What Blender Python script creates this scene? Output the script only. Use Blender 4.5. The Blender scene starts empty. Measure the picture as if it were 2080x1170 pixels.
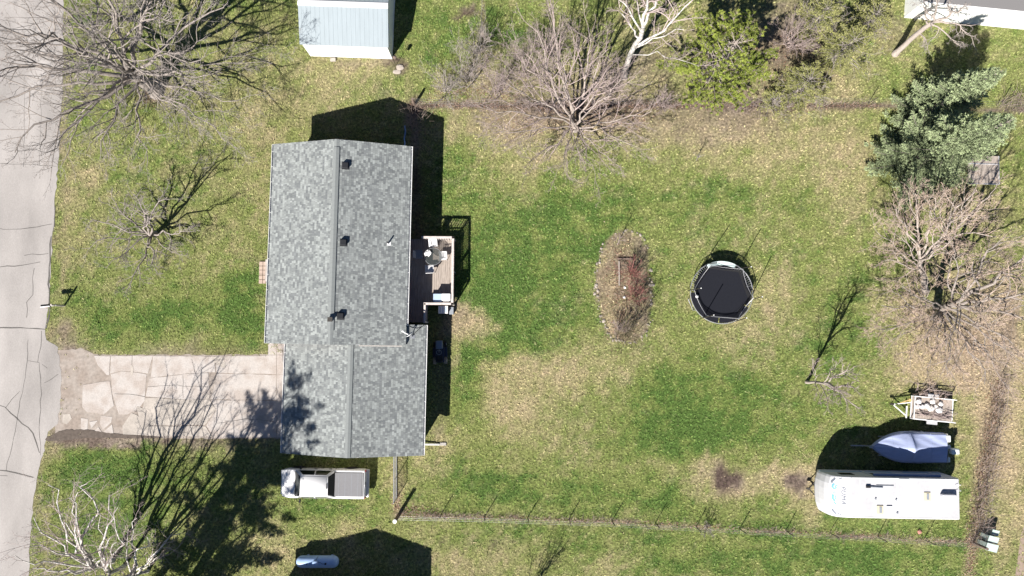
import bpy, bmesh, math, random
import numpy as np
from mathutils import Vector, Matrix

# ------------------------------------------------------------------ camera, sky, sun, exposure
scene = bpy.context.scene
CAM_H = 48.5                      # drone height over the lawn, metres
TILT = math.radians(3.8)          # the lens looks a little ahead of straight down
FPX = 1443.0                      # focal length in photo pixels (2080 wide)
cam_data = bpy.data.cameras.new('camera')
cam_data.sensor_width = 36.0
cam_data.lens = FPX / 2080.0 * 36.0
cam_data.clip_start = 0.5
cam_data.clip_end = 3000.0
cam = bpy.data.objects.new('camera', cam_data)
scene.collection.objects.link(cam)
cam.location = (0, 0, CAM_H)
cam.rotation_euler = (TILT, 0, 0)
scene.camera = cam

SUN_EL = math.radians(42.5)
SUN_AZ = (-0.515, -0.857)         # ground direction towards the sun
world = bpy.data.worlds.new('World')
scene.world = world
world.use_nodes = True
wn = world.node_tree
sky = wn.nodes.new('ShaderNodeTexSky')
sky.sky_type = 'NISHITA'
sky.sun_disc = False
sky.air_density = 0.6
sky.dust_density = 0.0
sky.ozone_density = 2.5
sky.altitude = 300.0
sky.sun_elevation = SUN_EL
sky.sun_rotation = math.atan2(SUN_AZ[0], SUN_AZ[1]) % (2 * math.pi)
bg = wn.nodes['Background']
bg.inputs['Strength'].default_value = 0.05
wn.links.new(sky.outputs['Color'], bg.inputs['Color'])

sun_data = bpy.data.lights.new('sun', 'SUN')
sun_data.energy = 5.0
sun_data.angle = math.radians(0.5)
sun_data.color = (1.0, 0.95, 0.88)
sun = bpy.data.objects.new('sun', sun_data)
scene.collection.objects.link(sun)
sdir = Vector((SUN_AZ[0] * math.cos(SUN_EL), SUN_AZ[1] * math.cos(SUN_EL), math.sin(SUN_EL)))
sun.rotation_euler = sdir.to_track_quat('Z', 'Y').to_euler()
sun.location = (-30, -50, 60)

scene.view_settings.view_transform = 'Standard'
scene.view_settings.look = 'None'
scene.view_settings.gamma = 1.0
scene.view_settings.use_curve_mapping = False
scene.view_settings.exposure = 1.1

# ------------------------------------------------------------------ helpers
COL = scene.collection
CT, ST = math.cos(TILT), math.sin(TILT)

def P(px, py, z=0.0):
    """point at height z that photo pixel (px, py) looks at"""
    dx, dy = (px - 1040.0) / FPX, (585.0 - py) / FPX
    wy, wz = dy * CT + ST, dy * ST - CT
    s = (CAM_H - z) / -wz
    return Vector((dx * s, wy * s, z))

def to_px(x, y):
    """ground point -> photo pixel (numpy arrays)"""
    vy = y * CT - CAM_H * ST * 1.0
    # camera space: right x, up = (0,ct,st), back = (0,-st,ct)
    cy = y * CT + (-CAM_H) * ST
    cz = -y * ST + (-CAM_H) * CT
    return 1040.0 + FPX * x / -cz, 585.0 - FPX * cy / -cz

def link(o, parent=None):
    COL.objects.link(o)
    if parent is not None:
        o.parent = parent
    return o

def props(o, label=None, cat=None, group=None, kind=None):
    if label: o['label'] = label
    if cat: o['category'] = cat
    if group: o['group'] = group
    if kind: o['kind'] = kind
    return o

def thing(name, label, cat, loc=(0, 0, 0), rotz=0.0, group=None):
    o = bpy.data.objects.new(name, None)
    o.empty_display_size = 0.3
    o.location = loc
    o.rotation_euler = (0, 0, rotz)
    link(o)
    return props(o, label, cat, group)

def mesh_from_bm(bm, name, mat, smooth=False):
    me = bpy.data.meshes.new(name)
    bmesh.ops.recalc_face_normals(bm, faces=bm.faces)
    bm.to_mesh(me); bm.free()
    if mat: me.materials.append(mat)
    if smooth:
        me.shade_smooth()
    return me

def obj(name, bm, mat, parent=None, smooth=False, loc=None, rot=None):
    me = mesh_from_bm(bm, name, mat, smooth) if not isinstance(bm, bpy.types.Mesh) else bm
    o = bpy.data.objects.new(name, me)
    link(o, parent)
    if loc is not None: o.location = loc
    if rot is not None: o.rotation_euler = rot
    return o

def np_mesh(name, verts, faces, mat, cols=None, smooth=False):
    verts = np.asarray(verts, dtype=np.float32).reshape(-1, 3)
    faces = np.asarray(faces, dtype=np.int32)
    n, k = faces.shape
    me = bpy.data.meshes.new(name)
    me.vertices.add(len(verts)); me.vertices.foreach_set('co', verts.ravel())
    me.loops.add(n * k); me.loops.foreach_set('vertex_index', faces.ravel())
    me.polygons.add(n)
    me.polygons.foreach_set('loop_start', np.arange(0, n * k, k, dtype=np.int32))
    me.polygons.foreach_set('loop_total', np.full(n, k, dtype=np.int32))
    if cols is not None:
        a = me.attributes.new('col', 'FLOAT_COLOR', 'POINT')
        c = np.ones((len(verts), 4), dtype=np.float32); c[:, :3] = cols
        a.data.foreach_set('color', c.ravel())
    me.update(calc_edges=True)
    me.validate()
    if mat: me.materials.append(mat)
    if smooth: me.shade_smooth()
    else: me.shade_flat()
    return me

def bm_new(): return bmesh.new()

def add_box(bm, c, s, rotz=0.0, bevel=0.0, rot=None):
    t = bmesh.new()
    bmesh.ops.create_cube(t, size=1.0)
    bmesh.ops.scale(t, vec=Vector(s), verts=t.verts)
    if bevel > 0:
        bmesh.ops.bevel(t, geom=list(t.edges), offset=bevel, segments=2, affect='EDGES', profile=0.6)
    m = Matrix.Translation(Vector(c)) @ (rot.to_4x4() if rot is not None else Matrix.Rotation(rotz, 4, 'Z'))
    bmesh.ops.transform(t, matrix=m, verts=t.verts)
    merge(bm, t)

def merge(bm, t):
    vm = {}
    for v in t.verts: vm[v] = bm.verts.new(v.co)
    for f in t.faces:
        try: bm.faces.new([vm[v] for v in f.verts])
        except ValueError: pass
    t.free()

def add_tube(bm, pts, radii, sides=6, cap=True):
    pts = [Vector(p) for p in pts]
    if not hasattr(radii, '__len__'): radii = [radii] * len(pts)
    rings = []
    ref = None
    for i, p in enumerate(pts):
        d = (pts[min(i + 1, len(pts) - 1)] - pts[max(i - 1, 0)])
        if d.length < 1e-6: d = Vector((0, 0, 1))
        d.normalize()
        if ref is None:
            ref = d.orthogonal().normalized()
        u = (ref - d * ref.dot(d))
        if u.length < 1e-4: u = d.orthogonal()
        u.normalize(); ref = u
        w = d.cross(u)
        rings.append([bm.verts.new(p + (u * math.cos(a) + w * math.sin(a)) * radii[i])
                      for a in (2 * math.pi * k / sides for k in range(sides))])
    for a, b in zip(rings, rings[1:]):
        for k in range(sides):
            bm.faces.new((a[k], a[(k + 1) % sides], b[(k + 1) % sides], b[k]))
    if cap:
        bm.faces.new(rings[0][::-1]); bm.faces.new(rings[-1])

def add_cyl(bm, c, r, h, sides=16, r2=None, axis='Z'):
    ax = {'X': Vector((1, 0, 0)), 'Y': Vector((0, 1, 0)), 'Z': Vector((0, 0, 1))}[axis]
    c = Vector(c)
    add_tube(bm, [c - ax * h / 2, c + ax * h / 2], [r, r if r2 is None else r2], sides)

def add_lathe(bm, prof, sides=24, c=(0, 0, 0), axis='Z'):
    c = Vector(c); rings = []
    for r, z in prof:
        ring = []
        for k in range(sides):
            a = 2 * math.pi * k / sides
            if axis == 'Z': v = Vector((r * math.cos(a), r * math.sin(a), z))
            else: v = Vector((z, r * math.cos(a), r * math.sin(a)))
            ring.append(bm.verts.new(c + v))
        rings.append(ring)
    for a, b in zip(rings, rings[1:]):
        for k in range(sides):
            bm.faces.new((a[k], a[(k + 1) % sides], b[(k + 1) % sides], b[k]))
    if prof[0][0] > 1e-4: bm.faces.new(rings[0][::-1])
    if prof[-1][0] > 1e-4: bm.faces.new(rings[-1])

def add_prism(bm, poly, z0, z1, top_inset=0.0):
    """poly: list of (x, y)"""
    n = len(poly)
    cx = sum(p[0] for p in poly) / n; cy = sum(p[1] for p in poly) / n
    lo = [bm.verts.new((p[0], p[1], z0)) for p in poly]
    k = 1.0 - top_inset
    hi = [bm.verts.new((cx + (p[0] - cx) * k, cy + (p[1] - cy) * k, z1)) for p in poly]
    for i in range(n):
        j = (i + 1) % n
        bm.faces.new((lo[i], lo[j], hi[j], hi[i]))
    bm.faces.new(hi); bm.faces.new(lo[::-1])

def add_poly(bm, pts):
    bm.faces.new([bm.verts.new(Vector(p)) for p in pts])

def add_slab(bm, quad, n, th):
    """closed plate: quad is the outer face, n the outward normal"""
    a = [bm.verts.new(Vector(p)) for p in quad]
    b = [bm.verts.new(Vector(p) - Vector(n) * th) for p in quad]
    k = len(a)
    bm.faces.new(a); bm.faces.new(b[::-1])
    for i in range(k):
        j = (i + 1) % k
        bm.faces.new((a[i], b[i], b[j], a[j]))

def sweep(bm, pts, w, h):
    """flat strip of width w lying at its points, thickness h"""
    pts = [Vector(p) for p in pts]
    L, R = [], []
    for i, p in enumerate(pts):
        d = pts[min(i + 1, len(pts) - 1)] - pts[max(i - 1, 0)]
        d.z = 0; d.normalize()
        s = Vector((-d.y, d.x, 0)) * (w[i] if hasattr(w, '__len__') else w) / 2
        L.append(bm.verts.new(p + s)); R.append(bm.verts.new(p - s))
    for i in range(len(pts) - 1):
        bm.faces.new((R[i], R[i + 1], L[i + 1], L[i]))

# ------------------------------------------------------------------ materials
def M(name, col, rough=0.8, var=0.12, scale=6.0, bump=0.0, bscale=None, metal=0.0, spec=0.3, var2=0.0, scale2=0.7, col2=None, stretch=None, attr=False, alpha=1.0, trans=0.0):
    m = bpy.data.materials.new(name); m.use_nodes = True
    nt = m.node_tree; N = nt.nodes; Lk = nt.links
    b = N['Principled BSDF']
    b.inputs['Roughness'].default_value = rough
    b.inputs['Metallic'].default_value = metal
    b.inputs['Specular IOR Level'].default_value = spec
    tc = N.new('ShaderNodeTexCoord')
    src = tc.outputs['Object']
    if stretch:
        mp = N.new('ShaderNodeMapping'); mp.inputs['Scale'].default_value = stretch
        Lk.new(src, mp.inputs['Vector']); src = mp.outputs['Vector']
    def noise(sc, det=4.0):
        n = N.new('ShaderNodeTexNoise'); n.inputs['Scale'].default_value = sc
        n.inputs['Detail'].default_value = det
        Lk.new(src, n.inputs['Vector']); return n.outputs['Fac']
    if attr:
        a = N.new('ShaderNodeAttribute'); a.attribute_name = 'col'
        base = a.outputs['Color']
    else:
        rgb = N.new('ShaderNodeRGB'); rgb.outputs[0].default_value = (*col, 1)
        base = rgb.outputs[0]
    if col2 is not None:
        mx = N.new('ShaderNodeMix'); mx.data_type = 'RGBA'
        r = N.new('ShaderNodeMapRange'); r.inputs['From Min'].default_value = 0.42; r.inputs['From Max'].default_value = 0.62
        Lk.new(noise(scale2), r.inputs['Value']); Lk.new(r.outputs[0], mx.inputs['Factor'])
        Lk.new(base, mx.inputs['A']); mx.inputs['B'].default_value = (*col2, 1)
        base = mx.outputs['Result']
    def mul(base, sc, amt):
        r = N.new('ShaderNodeMapRange')
        r.inputs['From Min'].default_value = 0.25; r.inputs['From Max'].default_value = 0.75
        r.inputs['To Min'].default_value = 1 - amt; r.inputs['To Max'].default_value = 1 + amt
        Lk.new(noise(sc), r.inputs['Value'])
        v = N.new('ShaderNodeVectorMath'); v.operation = 'SCALE'
        Lk.new(base, v.inputs[0]); Lk.new(r.outputs[0], v.inputs['Scale'])
        return v.outputs[0]
    if var > 0: base = mul(base, scale, var)
    if var2 > 0: base = mul(base, scale2, var2)
    Lk.new(base, b.inputs['Base Color'])
    if bump > 0:
        bn = N.new('ShaderNodeBump'); bn.inputs['Strength'].default_value = 0.6; bn.inputs['Distance'].default_value = bump
        Lk.new(noise(bscale or scale * 3), bn.inputs['Height']); Lk.new(bn.outputs[0], b.inputs['Normal'])
    if trans > 0:
        b.inputs['Alpha'].default_value = 1 - trans
    return m

MT = {}
MT['ground'] = M('lawn_soil', (.1, .1, .05), .95, .65, 6, .04, 22, attr=True, var2=.5, scale2=17, spec=.05)
MT['blade'] = M('grass_blades', (.1, .1, .05), .85, .12, 3, attr=True, spec=.12)
MT['leaf'] = M('dead_leaves', (.2, .12, .07), .9, .1, 3, attr=True, spec=.1)
MT['needle'] = M('needles', (.1, .1, .05), .8, .1, 3, attr=True, spec=.15)
MT['road'] = M('road_surface', (.298, .279, .267), .92, .12, 28, .004, 120, var2=.22, scale2=.5, spec=.1, stretch=(1.0, .35, 1))
MT['crack'] = M('crack_filler', (.10, .095, .09), .9, .2, 8, spec=.1)
MT['slab'] = M('driveway_concrete', (.42, .388, .364), .9, .14, 14, .003, 70, var2=.16, scale2=1.1, col2=(.31, .272, .246), spec=.15)
MT['slab2'] = M('worn_concrete', (.36, .325, .29), .92, .12, 14, .006, 60, var2=.2, scale2=1.1, spec=.1)
MT['paver'] = M('pink_pavers', (.38, .30, .25), .9, .12, 6, .003, spec=.15)
MT['shingle'] = M('asphalt_shingles', (.2, .2, .2), .95, .2, 60, attr=True, spec=.1, var2=.06, scale2=.8)
MT['ridgecap'] = M('ridge_cap', (.190, .203, .202), .95, .14, 50, spec=.1)
MT['underlay'] = M('roof_felt', (.07, .075, .08), .95, .1, 10, spec=.1)
MT['white'] = M('white_paint', (.72, .72, .72), .5, .04, 5, spec=.4)
MT['siding'] = M('red_siding', (.20, .035, .03), .7, .1, 6, spec=.3)
MT['siding_w'] = M('white_siding', (.74, .74, .72), .6, .05, 3, spec=.3)
MT['siding_t'] = M('tan_siding', (.45, .42, .36), .6, .05, 3, spec=.3)
MT['vent'] = M('vent_black', (.02, .021, .024), .55, .1, 8, spec=.4)
MT['galv'] = M('galvanised_steel', (.42, .43, .45), .45, .1, 8, metal=.6, spec=.5)
MT['steel_dark'] = M('dark_steel', (.06, .055, .05), .6, .25, 8, metal=.5)
MT['post'] = M('rusty_post', (.055, .05, .04), .8, .25, 12)
MT['wood'] = M('grey_weathered_wood', (.30, .26, .23), .9, .3, 4, .004, 30, stretch=(9, .6, 9), var2=.2, scale2=2.5, spec=.1)
MT['wood_rail'] = M('bleached_rail_wood', (.50, .445, .42), .9, .18, 5, .002, 40, spec=.1)
MT['wood_dark'] = M('old_dark_wood', (.16, .12, .10), .9, .3, 5, .004, 30, spec=.1)
MT['bark'] = M('grey_bark', (.25, .22, .20), .95, .3, 10, .01, 30, spec=.05)
MT['twig'] = M('grey_twigs', (.31, .275, .255), .95, .2, 3, spec=.05)
MT['bark2'] = M('brown_grey_bark', (.33, .285, .255), .95, .25, 12, .008, 30, spec=.05)
MT['twig2'] = M('pinkish_twigs', (.34, .275, .26), .95, .2, 3, spec=.05)
MT['birch'] = M('birch_bark', (.56, .54, .51), .85, .15, 6, .003, 30, col2=(.30, .275, .255), scale2=4.5, spec=.1)
MT['birchtwig'] = M('birch_twigs', (.40, .33, .31), .95, .25, 3, spec=.05)
MT['budtwig'] = M('budding_twigs', (.45, .35, .285), .95, .25, 3, spec=.05)
MT['redtwig'] = M('red_twigs', (.27, .125, .11), .8, .25, 3, spec=.1)
MT['olive'] = M('olive_twigs', (.17, .15, .09), .9, .25, 3, spec=.05)
MT['stone'] = M('field_stone', (.22, .195, .165), .9, .25, 7, .01, 25, spec=.1)
MT['stone_l'] = M('pale_stone', (.33, .29, .255), .9, .15, 7, .01, 25, spec=.1)
MT['metal_roof'] = M('pale_blue_metal', (.245, .285, .31), .6, .05, 2, metal=.0, spec=.3, stretch=(3, .3, 1))
MT['metal_roof_n'] = M('pale_blue_metal_north', (.245, .285, .31), .6, .04, 2, metal=.0, spec=.4)
MT['flatroof'] = M('grey_flat_roof', (.17, .165, .165), .95, .12, 30, .004, 120, spec=.1)
MT['carpaint'] = M('white_car_paint', (.64, .64, .65), .25, .01, 2, spec=.5)
MT['glass'] = M('tinted_glass', (.010, .014, .013), .08, .0, 2, spec=.25)
MT['tonneau'] = M('grey_vinyl_cover', (.17, .17, .18), .75, .06, 9, .002, 60, spec=.2)
MT['black'] = M('black_plastic', (.015, .015, .017), .5, .1, 6, spec=.4)
MT['rubber'] = M('tyre_rubber', (.018, .018, .018), .85, .1, 9, spec=.2)
MT['rim'] = M('alloy_rim', (.55, .55, .56), .3, .05, 5, metal=.8)
MT['lamp'] = M('lamp_lens', (.7, .7, .68), .1, .03, 5, spec=.6)
MT['taillamp'] = M('red_lens', (.35, .02, .015), .2, .05, 5, spec=.5)
MT['rvwhite'] = M('trailer_white', (.58, .58, .60), .5, .03, 3, var2=.05, scale2=.8, spec=.3)
MT['rvroof'] = M('rubber_roof_white', (.44, .44, .455), .8, .06, 5, var2=.12, scale2=.7, spec=.15)
MT['rvvent'] = M('cream_vent', (.50, .46, .34), .5, .05, 5)
MT['awning'] = M('blue_awning', (.14, .20, .36), .6, .06, 5)
MT['printblue'] = M('light_blue_print', (.16, .38, .58), .5, .05, 5)
MT['printgrey'] = M('grey_print', (.16, .18, .22), .5, .05, 5)
MT['cover'] = M('blue_boat_cover', (.35, .40, .58), .8, .07, 4, .02, 3, spec=.15, stretch=(.6, 2.2, 1))
MT['hull'] = M('boat_hull', (.60, .60, .58), .3, .03, 3, spec=.5)
MT['motor'] = M('outboard_white', (.68, .72, .70), .35, .03, 5, spec=.5)
MT['tank'] = M('tank_skylit_tint', (.36, .50, .74), .4, .05, 4, var2=.06, scale2=1.3, spec=.4)  # white tank tinted blue: skylight in the shade put into the colour
MT['mat'] = M('trampoline_mat', (.012, .013, .018), .9, .1, 9, spec=.12)
MT['pad'] = M('pale_pad', (.52, .62, .60), .6, .06, 5)
MT['net'] = M('black_net', (.02, .02, .022), .8, .1, 6, trans=.4)
MT['chrome'] = M('pale_steel', (.60, .60, .61), .4, .08, 6, metal=.4)
MT['plastic_w'] = M('white_plastic', (.66, .66, .66), .45, .05, 6, spec=.4)
MT['plastic_g'] = M('grey_plastic', (.22, .24, .27), .5, .08, 6, spec=.4)
MT['bluebox'] = M('blue_grey_lid', (.33, .42, .55), .5, .06, 6)
MT['hose'] = M('blue_hose', (.16, .28, .50), .5, .05, 6)
MT['pedestal'] = M('pale_green_metal', (.38, .46, .43), .5, .08, 6, spec=.4)
MT['mower'] = M('mower_hood', (.16, .19, .24), .4, .05, 6, spec=.5)
MT['mower_dark'] = M('mower_body', (.03, .035, .06), .5, .1, 6)
MT['tan'] = M('tan_tyre', (.24, .19, .15), .9, .15, 6)
MT['sack'] = M('white_sacks', (.66, .63, .61), .7, .1, 9, .02, 9)
MT['pinkrock'] = M('red_rock', (.42, .20, .16), .9, .15, 7, .01, 25)
MT['yellow'] = M('yellow_strap', (.50, .36, .16), .8, .1, 5)
MT['stonegrey'] = M('gravel_grey', (.35, .33, .31), .95, .3, 14, .02, 40, spec=.05)
MT['sand'] = M('driveway_dirt', (.31, .272, .242), .95, .2, 5, .006, 30, var2=.22, scale2=.9, col2=(.22, .185, .16), spec=.05)
MT['mud'] = M('damp_mud', (.10, .082, .07), .9, .25, 5, .01, 20, spec=.1)
MT['brush'] = M('dry_brush_stems', (.27, .215, .19), .95, .25, 3, spec=.05)
MT['path'] = M('dirt_track', (.27, .21, .17), .95, .2, 9, .01, 30, var2=.15, scale2=.8, spec=.05)
MT['glassclear'] = M('table_glass', (.06, .07, .07), .1, .02, 4, trans=.6, spec=.3)

# ------------------------------------------------------------------ the ground
def hash2(ix, iy, seed):
    h = (ix.astype(np.int64) * 374761393 + iy.astype(np.int64) * 668265263 + seed * 982451653) & 0xffffffff
    h = ((h ^ (h >> 13)) * 1274126177) & 0xffffffff
    h = h ^ (h >> 16)
    return (h & 0xffff) / 65535.0

def vnoise(x, y, seed):
    ix, iy = np.floor(x), np.floor(y)
    fx, fy = x - ix, y - iy
    fx = fx * fx * (3 - 2 * fx); fy = fy * fy * (3 - 2 * fy)
    a = hash2(ix, iy, seed); b = hash2(ix + 1, iy, seed)
    c = hash2(ix, iy + 1, seed); d = hash2(ix + 1, iy + 1, seed)
    return (a * (1 - fx) + b * fx) * (1 - fy) + (c * (1 - fx) + d * fx) * fy

def fbm(x, y, seed, octs=4):
    t, amp, s = 0, 0.5, 0
    for o in range(octs):
        t = t + amp * vnoise(x * 2 ** o, y * 2 ** o, seed + o * 17); s += amp; amp *= 0.55
    return t / s

# where the lawn is lush, straw-dry or worn to soil (photo pixel centre, radii, amounts)
#         cx    cy    rx   ry   green  dead  dirt
BLOBS = [
    (1050, 500, 150, 95, .38, -.2, 0), (1000, 620, 95, 85, .55, -.3, 0), (1040, 690, 50, 45, .4, -.2, 0),
    (958, 745, 34, 65, .5, -.3, 0), (1180, 470, 90, 60, .2, -.1, 0), (940, 330, 45, 90, .3, -.1, 0),
    (950, 240, 40, 40, .2, 0, 0), (1320, 405, 260, 32, .25, -.1, 0), (1140, 330, 50, 40, .15, 0, 0),
    (1170, 640, 80, 60, .2, 0, 0), (1420, 820, 130, 80, .42, -.3, 0), (1330, 890, 160, 50, .3, -.2, 0),
    (1450, 900, 100, 40, .25, -.2, 0), (1000, 975, 150, 55, .35, -.2, 0), (1250, 1000, 220, 35, .3, -.2, 0),
    (1420, 1010, 200, 30, .25, -.15, 0), (1700, 1140, 300, 45, .45, -.3, 0), (1400, 1130, 200, 40, .1, 0, 0),
    (1700, 640, 70, 60, .25, -.1, 0), (1660, 720, 80, 60, .2, -.1, 0), (1780, 560, 50, 40, .25, 0, 0),
    (330, 660, 180, 45, .4, -.3, 0), (500, 620, 50, 80, .55, -.3, 0), (250, 610, 120, 40, .15, -.1, 0),
    (200, 940, 110, 45, .42, -.3, 0), (300, 960, 120, 50, .3, -.2, 0), (230, 1080, 120, 60, .45, -.2, 0),
    (250, 300, 130, 60, .12, 0, 0), (360, 400, 120, 60, .12, 0, 0), (900, 60, 80, 90, .25, -.1, 0),
    (840, 120, 60, 60, .15, -.05, 0), (1020, 60, 60, 70, .35, -.2, 0), (760, 170, 70, 35, .2, 0, 0),
    (640, 1020, 150, 30, .2, -.1, 0), (940, 1090, 120, 30, .15, 0, 0), (1180, 1110, 100, 40, .2, -.1, 0),
    (1850, 820, 80, 50, .1, 0, 0), (1640, 860, 80, 90, .2, -.1, 0), (1560, 480, 120, 80, .08, .0, 0),
    (1950, 500, 80, 60, .1, 0, 0), (1750, 170, 70, 60, .12, 0, 0), (1640, 1075, 250, 18, .2, -.1, 0),
    # straw
    (560, 190, 130, 90, -.18, .2, 0), (520, 330, 40, 170, -.14, .15, 0), (440, 420, 90, 120, -.1, .1, 0),
    (170, 340, 50, 90, -.15, .25, .05), (160, 470, 40, 60, -.1, .15, 0), (720, 140, 90, 60, -.1, .15, 0),
    (1050, 765, 50, 40, -.3, .42, .05), (1150, 755, 50, 32, -.25, .38, .05), (1030, 840, 55, 45, -.25, .38, .02),
    (1120, 830, 60, 35, -.15, .25, 0), (1190, 880, 70, 45, -.1, .16, 0), (1110, 930, 60, 35, -.1, .14, 0),
    (1250, 740, 120, 40, -.1, .2, 0), (1540, 650, 80, 90, -.15, .3, 0), (1560, 570, 60, 40, -.1, .25, 0),
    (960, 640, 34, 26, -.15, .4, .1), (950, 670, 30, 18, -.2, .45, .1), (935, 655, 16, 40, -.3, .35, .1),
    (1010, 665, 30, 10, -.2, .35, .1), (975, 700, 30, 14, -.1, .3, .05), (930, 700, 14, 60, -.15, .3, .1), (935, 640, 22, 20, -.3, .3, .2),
    (955, 660, 45, 40, -.15, .4, .1), (1060, 370, 50, 50, -.2, .3, .15), (1080, 250, 150, 30, -.2, .3, .25), (980, 260, 80, 25, -.25, .3, .2),
    (1430, 245, 110, 35, -.4, .3, .4), (1410, 300, 60, 30, -.3, .3, .22), (1560, 260, 90, 30, -.25, .3, .2),
    (1520, 330, 60, 40, -.2, .25, .12), (1500, 210, 90, 20, -.3, .3, .3), (1270, 250, 90, 25, -.25, .25, .2),
    (1720, 300, 60, 60, -.2, .25, .15), (1640, 330, 90, 60, -.1, .2, 0), (1740, 400, 60, 60, -.15, .2, 0),
    (1480, 965, 65, 45, -.5, .5, .15), (1500, 1000, 60, 25, -.4, .5, .05), (1400, 985, 60, 20, -.2, .3, .05),
    (1330, 935, 40, 20, -.2, .35, .05), (1625, 985, 50, 40, -.5, .5, .12), (1640, 1030, 40, 18, -.4, .4, .05),
    (1590, 950, 50, 25, -.2, .3, 0), (1440, 940, 30, 20, -.2, .2, .02),
    (2040, 950, 50, 220, -.4, .5, .05), (2040, 720, 40, 120, -.25, .35, .05), (1990, 760, 40, 80, -.2, .3, .15),
    (1900, 760, 70, 60, -.15, .25, .05), (1950, 680, 90, 60, -.1, .25, .1),
    (720, 1100, 60, 60, -.2, .3, 0), (560, 1120, 60, 60, -.2, .3, 0), (900, 1140, 90, 40, -.2, .3, 0),
    (780, 960, 35, 40, -.2, .35, .02), (1010, 1140, 100, 30, -.15, .2, 0), (1220, 1150, 60, 30, -.2, .25, 0),
    (890, 885, 25, 25, -.25, .3, .05), (880, 915, 40, 20, -.25, .35, .0), (870, 950, 50, 40, -.1, .25, 0),
    (720, 130, 110, 10, -.4, .2, .55), (800, 140, 22, 16, -.6, .1, .8), (830, 225, 12, 25, -.4, .2, .4),
    (1650, 130, 120, 90, -.25, .3, .25), (1480, 110, 110, 100, -.4, .3, .5), (1620, 60, 60, 60, -.4, .2, .6),
    (1180, 180, 160, 60, -.35, .25, .4), (960, 170, 90, 40, -.3, .3, .3), (1300, 120, 60, 60, -.3, .25, .3),
    (1830, 60, 60, 50, -.2, .25, .3), (1930, 330, 70, 60, -.4, .1, .5), (1990, 420, 60, 40, -.3, .2, .3),
    (1960, 640, 120, 60, -.3, .4, .12), (1930, 730, 100, 60, -.3, .4, .15), (2040, 820, 60, 120, -.4, .5, .1), (1850, 640, 60, 40, -.2, .3, .05), (1160, 230, 160, 30, -.4, .35, .3), (1060, 300, 70, 40, -.25, .3, .12), (1230, 270, 90, 30, -.25, .3, .1), (2000, 560, 80, 50, -.25, .3, .15),
    # soil
    (1478, 975, 24, 30, -.6, 0, 1.1), (1500, 968, 16, 16, -.5, 0, .8), (1460, 990, 14, 16, -.3, 0, .8), (1622, 990, 20, 20, -.5, 0, .95), (1605, 985, 10, 10, -.3, 0, .5),
    (305, 195, 26, 22, -.5, .1, .8), (340, 160, 50, 40, -.2, .1, .3), (950, 15, 12, 14, -.5, 0, .9),
    (895, 1090, 14, 7, -.3, 0, .7), (1018, 1112, 8, 14, -.3, 0, .7),
    # verge of the road and the worn driveway mouth
    (128, 240, 10, 260, -.3, .3, .4), (112, 500, 9, 120, -.3, .3, .4), (120, 670, 26, 26, -.5, .35, .6),
    (150, 760, 42, 60, -1, .1, 1.4), (190, 760, 36, 26, -1, .1, 1.2), (240, 850, 60, 30, -1, .1, 1.2), (150, 880, 50, 18, -1, .1, 1.3),
    (260, 893, 120, 6, -.8, .1, 1.1), (160, 835, 36, 40, -1, .1, 1.3), (105, 925, 26, 40, -.4, .5, .3), (420, 806, 160, 86, -1, 0, 1.2),
    (80, 1010, 14, 90, -.3, .3, .3),
]
LINES = [  # litter strips along fences: px polyline, half width px, dead, dirt
    ([(835, 215), (1000, 218), (1300, 214), (1780, 214), (2080, 222)], 6, .3, .95),
    ([(808, 1046), (980, 1051), (1240, 1059), (1540, 1077), (1790, 1090), (1975, 1103)], 3.5, .3, .8),
    ([(1975, 1103), (2000, 960), (2032, 770), (2060, 600)], 16, .3, .35),
    ([(1967, 1170), (1975, 1103)], 12, .4, .4),
    ([(806, 930), (806, 1046)], 12, .3, .35), ([(980, -20), (978, 110)], 5, .4, .5),
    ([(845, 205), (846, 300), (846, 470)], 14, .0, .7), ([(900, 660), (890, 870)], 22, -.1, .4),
]
BED = [(1230, 490), (1250, 473), (1275, 467), (1300, 478), (1315, 500), (1321, 540), (1323, 600), (1322, 650), (1310, 680),
       (1285, 697), (1255, 693), (1235, 680), (1222, 650), (1212, 600), (1209, 570), (1215, 530), (1222, 505)]

def in_poly(px, py, poly):
    inside = np.zeros(px.shape, bool)
    n = len(poly); j = n - 1
    for i in range(n):
        xi, yi = poly[i]; xj, yj = poly[j]
        c = ((yi > py) != (yj > py)) & (px < (xj - xi) * (py - yi) / (yj - yi + 1e-9) + xi)
        inside ^= c; j = i
    return inside

def line_dist(px, py, pts):
    best = np.full(px.shape, 1e9)
    for (x0, y0), (x1, y1) in zip(pts, pts[1:]):
        dx, dy = x1 - x0, y1 - y0
        t = np.clip(((px - x0) * dx + (py - y0) * dy) / (dx * dx + dy * dy), 0, 1)
        best = np.minimum(best, np.hypot(px - x0 - t * dx, py - y0 - t * dy))
    return best

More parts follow.
